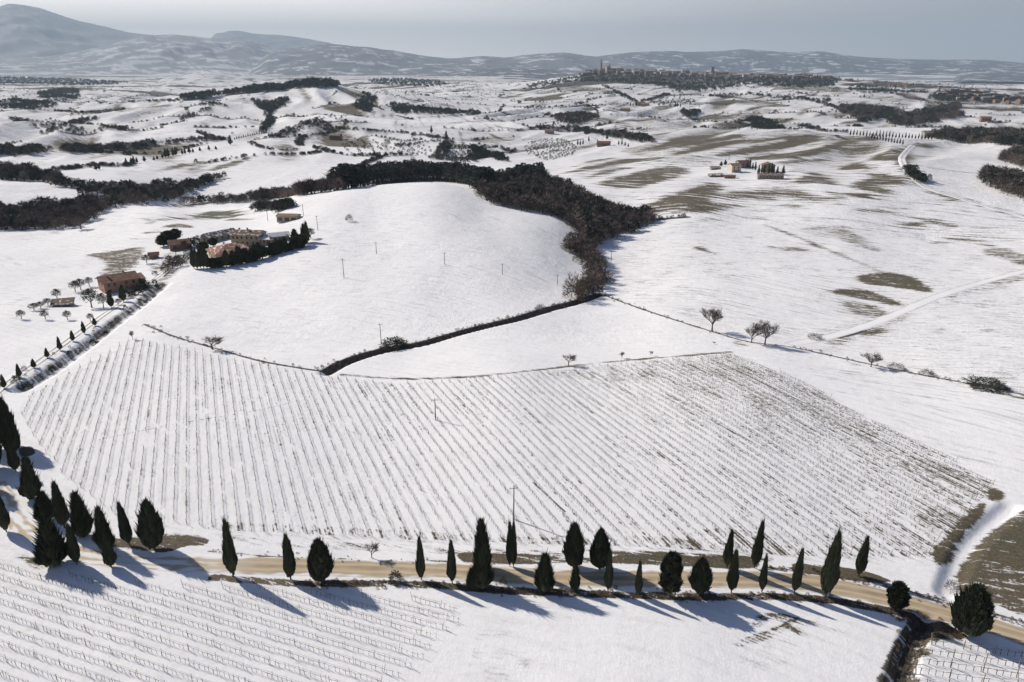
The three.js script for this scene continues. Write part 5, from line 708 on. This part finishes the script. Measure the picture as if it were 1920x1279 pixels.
house('flat roofed garage with three brown doors standing apart behind the farm', P(542, 413), -0.12, { k: 0.8, w: 14.5, d: 7, h: 3.3, rh: 1.1, roof: 'gable', wall: B.concrete, tiles: ROOF.tan, openings: [['door', 'f', -0.66, 1.3, 3.4, 2.6], ['door', 'f', 0, 1.3, 3.4, 2.6], ['door', 'f', 0.66, 1.3, 3.4, 2.6]] }, 'garage', 'garage', FARM);
house('tiny rust coloured hut by the track below the terracotta barn', P(289, 484), 0.4, { w: 4, d: 3, h: 1.8, rh: 0.9, roof: 'gable', wall: B.rust, tiles: ROOF.red, openings: [door('f', 0.3, 0.9, 1.6)] }, 'hut', 'shed', FARM);
const FARM2 = 'farm buildings on the right hand hillside';
house('tall tan farmhouse at the left of the right hand farm', P(1376, 322), 0.25, { k: 0.84, w: 11, d: 10, h: 7, rh: 2, roof: 'gable', wall: B.cream, tiles: ROOF.tan, openings: [...win('f', [-0.5, 0.45], 5, 1.2, 1.6), ...win('f', [-0.45, 0.5], 1.9, 1.3, 1.8), door('f', 0), ...win('r', [-0.3, 0.4], 5, 1.2, 1.6)] }, 'farmhouse', 'house', FARM2);
house('red roofed house half hidden behind the tall tan farmhouse', P(1392, 314), 0.25, { k: 0.84, w: 14, d: 8, h: 6, rh: 2, roof: 'gable', wall: B.grey, tiles: ROOF.red, chimneys: [[4, 0, 1.2]], openings: [...win('f', [-0.2, 0.3, 0.75], 4.2, 1.2, 1.5)] }, 'farmhouse', 'house', FARM2);
house('gabled house behind the dark cypress row of the right hand farm', P(1439, 323), -0.1, { k: 0.84, w: 12.5, d: 10, h: 8, rh: 2.4, roof: 'gableZ', wall: B.ochre, tiles: ROOF.red, eave: 0.8, openings: [...win('f', [-0.6, 0, 0.6], 6, 1.2, 1.7), ...win('f', [-0.6, 0.6], 2.2, 1.2, 1.8), door('f', 0, 1.6, 2.6)] }, 'farmhouse', 'house', FARM2);
house('long low barn in front of the cypress row of the right hand farm', P(1444, 335), -0.14, { k: 0.84, w: 25, d: 7, h: 4, rh: 1.5, roof: 'gable', wall: B.stone, tiles: ROOF.brown, openings: [...win('f', [-0.8, -0.55, -0.3, 0, 0.3, 0.55, 0.8], 2.2, 1.1, 1.1)] }, 'barn', 'barn', FARM2);
house('low ruined outbuilding left of the tall tan farmhouse', P(1341, 318), 0.1, { k: 0.84, w: 11, d: 5, h: 2.2, rh: 1, roof: 'shed', wall: B.grey, tiles: ROOF.brown, openings: [door('f', 0.2, 1.6, 1.8)] }, 'outbuilding', 'shed', FARM2);
house('low red roofed shed in the snow below the tall tan farmhouse', P(1368, 334), -0.1, { k: 0.84, w: 11, d: 4.5, h: 2.1, rh: 1, roof: 'gable', wall: B.rust, tiles: ROOF.red, openings: [door('f', -0.3, 1.4, 1.8)] }, 'shed', 'shed', FARM2);
house('collapsed shed with patchy snow left of the red roofed shed', P(1342, 331), 0.15, { w: 13, d: 4, h: 1.3, rh: 0.8, roof: 'shed', wall: B.rust, tiles: ROOF.greySnow }, 'shed', 'shed', FARM2);
house('small farmhouse among cypresses on the terraced hill in the middle distance', P(1132, 274), -0.1, { k: 0.9, w: 20, d: 9, h: 5.5, rh: 2, roof: 'gable', wall: B.rust, tiles: ROOF.red, openings: win('f', [-0.6, -0.2, 0.2, 0.6], 3, 1.4, 1.8) }, 'farmhouse', 'house');
house('small brown house below the pale vine field left of the terraced farm', P(1030, 250), 0, { w: 16, d: 9, h: 5, rh: 2, roof: 'gable', wall: B.brick, tiles: ROOF.brown }, 'farmhouse', 'house');
for (const [u, v, w, lab, m, t] of [[588, 158, 26, 'pale walled villa on the crest of the wooded hill', B.cream, ROOF.red], [603, 157, 22, 'long red roofed house right of the pale villa on the wooded hill', B.ochre, ROOF.red], [1199, 197, 30, 'orange farmhouse at the foot of the town lane', B.ochre, ROOF.red], [1210, 199, 22, 'smaller brown house beside the orange farmhouse at the town lane', B.brick, ROOF.brown], [1172, 209, 24, 'farmhouse among trees in the middle distance hollow', B.brick, ROOF.brown], [630, 262, 18, 'brown house hidden among trees on the orchard hill', B.rust, ROOF.brown], [1847, 228, 18, 'small red house at the end of the lane in the green field', B.rust, ROOF.red], [1744, 258, 22, 'dark barn at the end of the cypress avenue', B.grey, ROOF.brown]])
  house(lab, P(u, v), R(-0.4, 0.4), { w, d: w * 0.5, h: 7, rh: 2.4, wall: m, tiles: t, openings: win('f', [-0.6, -0.2, 0.2, 0.6], 4, 1.8, 2.2) }, 'farmhouse', 'house');
// the hilltop town, house by house
const mini = [[B.brick, ROOF.red], [B.ochre, ROOF.red], [B.stone, ROOF.brown], [B.cream, ROOF.redSnow], [B.rust, ROOF.brown], [B.grey, ROOF.greySnow]].map(([m, t], i) => { const g = house('', V(0, 0, 0), 0, { w: 20 + i * 2, d: 12, h: 9 + (i % 3) * 2, rh: 3, wall: m, tiles: t, openings: [...win('f', [-0.6, 0, 0.6], 6.5, 2, 2.4)] }, 'town_house'); scene.remove(g); return g; });
{
  const TOWN = 'houses of the hilltop town', n = 150;
  for (let i = 0; i < n; i++) {
    const t = i / n, u = 1092 + 470 * t + R(-6, 6), v = (u < 1170 ? lerp(139, 133.5, smooth(1092, 1130, u)) : lerp(134.5, 146, (u - 1170) / 390)) + R(-1, 4.5) - 0.5, c = copyOf(mini[(rnd() * 6) | 0], 'town_house', 'clay roofed house in the dense town along the far ridge', 'house', TOWN); c.position.copy(P(u, v)); c.rotation.y = R(-0.8, 0.8); c.scale.setScalar(R(0.7, 1.1));
  }
  for (let i = 0; i < 46; i++) { const u = R(1755, 1960), v = lerp(179, 190, (u - 1755) / 200) + R(-5, 9), c = copyOf(mini[(rnd() * 6) | 0], 'town_house', 'clay roofed house in the scattered village at the far right', 'house', 'houses of the village at the far right'); c.position.copy(P(u, v)); c.rotation.y = R(-0.8, 0.8); c.scale.setScalar(R(0.6, 1)); }
  for (let i = 0; i < 12; i++) { const u = R(1580, 1720), c = copyOf(mini[(rnd() * 6) | 0], 'town_house', 'isolated house on the plateau rim right of the town', 'house', 'houses on the plateau rim'); c.position.copy(P(u, 152 + (u - 1580) * 0.09 + R(-2, 2))); c.rotation.y = R(-0.8, 0.8); c.scale.setScalar(R(0.6, 0.9)); }
  const p = P(1127, 134), tw = thing('bell_tower', 'slender bell tower with a pointed top above the left end of the town', 'tower', p), k = 1;
  mesh('shaft', boxG(8, 40, 8, 0, 20, 0), B.stone, tw); mesh('belfry', mergeGeometries([boxG(9.5, 1.2, 9.5, 0, 40.6, 0), ...[[-3, -3], [3, -3], [-3, 3], [3, 3]].map(([x, z]) => boxG(2, 7, 2, x, 44.7, z)), boxG(9, 1, 9, 0, 48.7, 0)]), B.stone, tw); mesh('spire', new THREE.ConeGeometry(5.5, 12, 8).translate(0, 55.2, 0), B.brick, tw);
  const ch = thing('church', 'cathedral with a gabled nave right of the bell tower', 'church', P(1140, 135.5), 0.1); mesh('nave', boxG(20, 24, 38, 0, 12, 0), B.stone, ch); const rg = new THREE.CylinderGeometry(0.01, 13, 8, 4, 1).rotateY(Math.PI / 4).scale(1.1, 1, 2).translate(0, 28.1, 0); mesh('roof', rg, ROOF.red, ch); mesh('turret', mergeGeometries([boxG(5, 34, 5, 8, 17, -8), new THREE.ConeGeometry(3.6, 6, 6).translate(8, 37.1, -8)]), B.stone, ch);
  const t2 = thing('square_tower', 'broad square stone tower in the middle of the town', 'tower', P(1335, 141)); mesh('shaft', boxG(15, 36, 15, 0, 18, 0), B.stone, t2); mesh('parapet', mergeGeometries([boxG(17, 2.5, 17, 0, 37.3, 0), ...[-6.5, -2.2, 2.2, 6.5].flatMap((x) => [boxG(2.2, 2.2, 1.2, x, 39.7, 7.6), boxG(2.2, 2.2, 1.2, x, 39.7, -7.6)])]), B.stone, t2);
  const t3 = thing('village_tower', 'thin brick chimney tower in the village at the far right', 'tower', P(1759, 177)); mesh('shaft', boxG(5, 22, 5, 0, 11, 0), B.brick, t3); mesh('cap', boxG(6, 1.5, 6, 0, 22.8, 0), B.brick, t3);
}
// ---------------------------------------------------------------- trees round the houses and in rows far off
const spot = (kind, u, v, top, w, name, label, cat, group, set = SMALL) => { const p = P(u, v), k = metresPerPixel(p); return plantTree(kind, name, p, tallTo(p, top), (w * k) / 2, label, cat, group, set); };
spot('slender', 209, 577, 546, 11, 'cypress', 'left of two dark cypresses in front of the brick farmhouse', 'cypress'); spot('slender', 232, 566, 536, 11, 'cypress', 'right of two dark cypresses in front of the brick farmhouse', 'cypress');
spot('slender', 571, 456, 421, 13, 'cypress', 'tall dark cypress at the right end of the farm hedge', 'cypress'); spot('slender', 576, 455, 417, 11, 'cypress', 'second tall cypress pressed against the one ending the farm hedge', 'cypress');
for (let i = 0; i < 34; i++) { if (i === 9 || i === 15 || i === 22) continue; const t = i / 33, u = lerp(364, 566, t), v = (t < 0.62 ? lerp(505, 500, t / 0.3 > 1 ? 1 : t / 0.3) - Math.max(0, t - 0.3) * 42 : lerp(486.5, 463, (t - 0.62) / 0.38)) + R(-1, 1), top = v - (i < 5 ? R(33, 37) : R(15, 35)) * (1 - 0.15 * t); spot(i < 6 || i % 5 === 0 ? 'slender' : i % 2 ? 'round' : 'cone', u, v, top, i < 5 ? 11 : R(13, 21), 'hedge_tree', i < 5 ? 'one of the tall narrow cypresses ending the farm row at its left' : 'dark evergreen in the dense row screening the farm', 'tree', i < 5 ? 'tall cypresses at the left end of the farm row' : 'dense evergreen row in front of the farm'); }
[[307, 462, 440, 20, 'round', 'left evergreen oak beside the terracotta barn'], [318, 456, 432, 22, 'round', 'evergreen oak behind the terracotta barn'], [330, 450, 429, 18, 'round', 'right evergreen oak behind the terracotta barn'], [382, 478, 453, 18, 'round', 'evergreen oak at the left corner of the cream villa'], [400, 462, 446, 14, 'round', 'small evergreen between the villa and the long barn'], [553, 450, 430, 14, 'cone', 'evergreen between the outbuilding and the tall cypresses'], [530, 392, 376, 14, 'round', 'dark evergreen behind the flat roofed garage']].forEach(([u, v, top, w, k, l]) => spot(k, u, v, top, w, 'oak', l, 'oak'));
const OLIVE = [1, 2].map((s) => { const q = rngOf(s * 7), T = new Tris(), g = new THREE.Group(), K = new Tris(); g.name = 'olive_tree'; tube(K, V(0, -0.05, 0), V(0.04, 0.34, 0), 0.04, 0.03, 5); for (let i = 0; i < 4; i++) tube(K, V(0.04, 0.3, 0), V(Math.cos(i * 1.7) * 0.24, 0.62, Math.sin(i * 1.7) * 0.24), 0.02, 0.01, 4); mesh('trunk', K.geo(), M.bark, g); for (let i = 0; i < 950; i++) { const a = q() * 6.28, b = q() * 2.4 - 0.8, r = 0.42 * Math.cbrt(q()) * (1 + 0.35 * noise(Math.cos(a) * 2 + s, b * 2)), x = r * Math.cos(a) * Math.cos(b), y = 0.62 + r * 0.85 * Math.sin(b), z = r * Math.sin(a) * Math.cos(b), d = V(q() - 0.5, q() - 0.3, q() - 0.5).multiplyScalar(0.12), w = V(q() - 0.5, q() - 0.5, q() - 0.5).multiplyScalar(0.055), c = 0.7 + 0.6 * q(); T.tri([x - w.x, y - w.y, z - w.z], [x + w.x, y + w.y, z + w.z], [x + d.x, y + d.y, z + d.z], [0.075 * c, 0.08 * c, 0.055 * c]); } mesh('crown', T.geo(), M.leaf, g); return g; });
const OLIVE_TINY = (() => { const q = rngOf(9), T = new Tris(); for (let i = 0; i < 60; i++) { const a = q() * 6.28, b = q() * 2.4 - 0.8, r = 0.42, x = r * Math.cos(a) * Math.cos(b), y = 0.5 + r * Math.sin(b), z = r * Math.sin(a) * Math.cos(b), w = V(q() - 0.5, q() - 0.5, q() - 0.5).multiplyScalar(0.3), c = 0.7 + 0.6 * q(); T.tri([x - w.x, y - w.y, z - w.z], [x + w.x, y + w.y, z + w.z], [x * 0.6, y + 0.15, z * 0.6], [0.06 * c, 0.062 * c, 0.045 * c]); } const m = new THREE.Mesh(T.geo(), M.leaf); m.castShadow = true; return m; })();
const olive = (u, v, top, w, label, i = 0) => { const p = P(u, v), k = metresPerPixel(p), c = copyOf(OLIVE[i % 2], 'olive_tree', label, 'olive tree'); c.position.copy(p); c.scale.set(w * k * 1.05, tallTo(p, top), w * k * 1.05); c.rotation.y = i * 1.3; };
[[40, 598, 582, 19, 'leftmost olive tree of the line below the low shed'], [85, 599, 582, 18, 'second olive tree from the left below the low shed'], [127, 600, 583, 18, 'third olive tree from the left below the low shed'], [170, 602, 588, 15, 'olive tree of the same line nearest the farm track'], [64, 582, 569, 22, 'straggly olive tree left of the low shed'], [76, 578, 566, 20, 'olive tree touching the straggly one left of the low shed'], [141, 547, 527, 22, 'olive tree behind the low shed'], [152, 544, 523, 22, 'middle olive tree of three left of the brick farmhouse'], [168, 537, 520, 18, 'olive tree right against the brick farmhouse'], [172, 577, 541, 34, 'big greenish tree in front of the brick farmhouse'], [194, 578, 550, 22, 'smaller greenish tree right of the big one by the brick farmhouse'], [90, 573, 560, 20, 'dark tree at the left end of the low shed'], [108, 562, 542, 20, 'grey bare looking tree behind the low shed'], [222, 572, 560, 16, 'shrub between the two cypresses of the brick farmhouse'], [246, 552, 538, 18, 'shrub at the right corner of the brick farmhouse'], [275, 494, 478, 20, 'bare looking olive by the rust coloured hut'], [330, 478, 462, 16, 'olive tree at the bend of the track below the terracotta barn'], [345, 474, 460, 16, 'olive tree beside the track under the cream villa'], [583, 448, 428, 20, 'grey tree right of the two tall cypresses']].forEach((a, i) => olive(...a, i));
function oliveField(pts, gx, gz, h, label, group, single) {
  const p = poly(pts), d = [0.94, -0.34], xs = p.map((q) => q[0]), zs = p.map((q) => q[1]), cx = (Math.min(...xs) + Math.max(...xs)) / 2, cz = (Math.min(...zs) + Math.max(...zs)) / 2, at = [];
  for (let i = -50; i <= 50; i++) for (let j = -50; j <= 50; j++) { const a = (i + R(-0.15, 0.15)) * gx, b = (j + R(-0.15, 0.15)) * gz, x = cx + d[0] * a - d[1] * b, z = cz + d[1] * a + d[0] * b; if (inside(p, x, z) && rnd() > 0.08) at.push([x, z, h * R(0.8, 1.2)]); }
  if (single) for (const [x, z, s] of at) { const c = copyOf(OLIVE_TINY, 'olive_tree', label, 'olive tree', group); c.position.copy(onLand(x, z)); c.scale.setScalar(s); c.rotation.y = x; }
  else { const im = new THREE.InstancedMesh(OLIVE_TINY.geometry, M.leaf, at.length), m = new THREE.Matrix4(); im.name = numbered('olive_grove'); im.castShadow = true; at.forEach(([x, z, s], n) => im.setMatrixAt(n, m.makeRotationY(n).scale(V(s, s, s)).setPosition(x, ground(x, z), z))); scene.add(im); tag(im, label, 'olive grove', null, 'stuff'); }
}
oliveField([[838, 282], [884, 274], [896, 290], [882, 307], [836, 307]], 9, 11, 4.8, 'round olive tree in the small square orchard above the pine wood', 'olive trees of the square orchard', true); oliveField([[985, 274], [1040, 262], [1072, 268], [1082, 286], [1030, 302], [990, 292]], 8, 12, 3.1, 'grove of small olive trees in rows left of the terraced farm'); oliveField([[640, 262], [700, 266], [800, 270], [815, 290], [720, 292], [650, 284]], 14, 22, 4, 'sparse olive trees on the terraces left of the square orchard'); oliveField([[985, 158], [1020, 148], [1080, 141], [1100, 150], [1060, 160], [1000, 166]], 26, 34, 8, 'olive grove on the slope below the bell tower'); oliveField([[1210, 188], [1290, 186], [1310, 196], [1240, 200]], 22, 30, 7, 'olive grove in the round grey field below the town');
const treeLine = (list, w, kind, label, group) => list.forEach(([u, v, h, k = 1]) => { const p = P(u, v); plantTree(kind, 'cypress', p, Math.max(3, h * metresPerPixel(p) * 1.02), Math.max(0.8, (w * k * metresPerPixel(p)) / 2), label, 'cypress', group, TINY); });
treeLine([[180, 319, 10, 1.3], [186, 318, 11, 1.3], [237, 309, 12, 1.2], [247, 307, 11, 1.4], [251, 306, 13, 1.2], [257, 306, 11], [271, 303, 10, 1.3], [289, 301, 7], [295, 299, 7], [305, 297, 9], [311, 296, 17, 1.6], [316, 295, 16, 1.3], [325, 293, 15, 1.2], [330, 292, 16, 1.3], [342, 290, 10], [347, 289, 11], [355, 287, 10, 1.4], [362, 286, 7], [375, 284, 8], [392, 282, 9], [405, 281, 7]], 5, 'slender', 'dark cypress in the broken line along the slope left of the orchard hill', 'cypresses along the slope at the left');
treeLine(Array.from({ length: 15 }, (_, i) => [440 + i * 4.2, 262 - i * 0.9, R(4, 7)]), 2.6, 'slender', 'small cypress in the thin line on the slope left of the orchard hill', 'thin line of cypresses left of the orchard hill');
treeLine([[809, 250, 14, 1.3]], 4, 'slender', 'lone dark cypress in front of the long white field above the pine wood', ''); treeLine([[837, 265, 18, 1.6]], 5, 'slender', 'larger cypress where the hedges meet above the pine wood', ''); treeLine([[432, 272, 17, 1.8]], 5, 'slender', 'big dark cypress standing in the thicket at the end of the left slope line', ''); treeLine([[102, 345, 16, 1]], 5, 'slender', 'lone cypress among the bushes at the valley bottom left', ''); treeLine([[289, 271, 10, 2]], 5, 'slender', 'dark tree ending the long strip of trees at the left', '');
treeLine([[1083, 273, 12], [1088, 273, 10], [1093, 272, 11], [1104, 266, 10], [1120, 274, 12], [1138, 262, 12, 1.5], [1160, 272, 9], [1166, 272, 10], [1172, 274, 8], [1178, 276, 7], [1013, 244, 12, 2], [1019, 240, 8], [1037, 238, 8]], 3.2, 'slender', 'cypress standing round the terraced farm in the middle distance', 'cypresses round the terraced farm');
treeLine(Array.from({ length: 26 }, (_, i) => [1594 + i * 6.1, 254.5 + i * 0.32 + R(-0.6, 0.6), R(8, 13)]), 3, 'slender', 'cypress in the rear line of the long avenue at the right', 'cypresses in the rear line of the avenue');
treeLine(Array.from({ length: 12 }, (_, i) => [1634 + i * 5.3, 260.5 + i * 1.05, R(9, 13)]), 3, 'slender', 'cypress in the front line of the long avenue, casting thin shadows', 'cypresses in the front line of the avenue');
treeLine([[1401, 316, 12], [1406, 318, 14], [1411, 318, 12], [1416, 320, 16], [1422, 330, 20, 1.3], [1428, 326, 16], [1432, 326, 18], [1441, 326, 18], [1446, 326, 20], [1450, 326, 17], [1457, 328, 15, 1.3], [1468, 328, 17, 1.6], [1407, 307, 9], [1352, 312, 9, 1.6], [1360, 310, 10, 1.6]], 4.2, 'slender', 'dark cypress among the houses of the right hand farm', 'cypresses of the right hand farm');
treeLine([[1733, 343, 17, 1.2]], 6, 'broad', 'dark rounded cypress at the near end of the trimmed hedge by the country road', '');
treeLine(Array.from({ length: 30 }, (_, i) => [1500 + i * 2.6 + R(-1, 1), 143.5 + i * 0.25, R(4, 7)]), 3, 'slender', 'cypress in the dark line at the right end of the town', 'cypresses at the right end of the town');
treeLine([[1182, 199, 6], [1187, 199, 6], [1193, 198, 7], [1266, 201, 8], [1270, 201, 9], [1276, 201, 8], [1620, 183, 6, 1.4], [1479, 193, 5]], 2.6, 'slender', 'tiny cypress beside the lanes below the town', 'tiny cypresses below the town');
renderer.render(scene, camera);
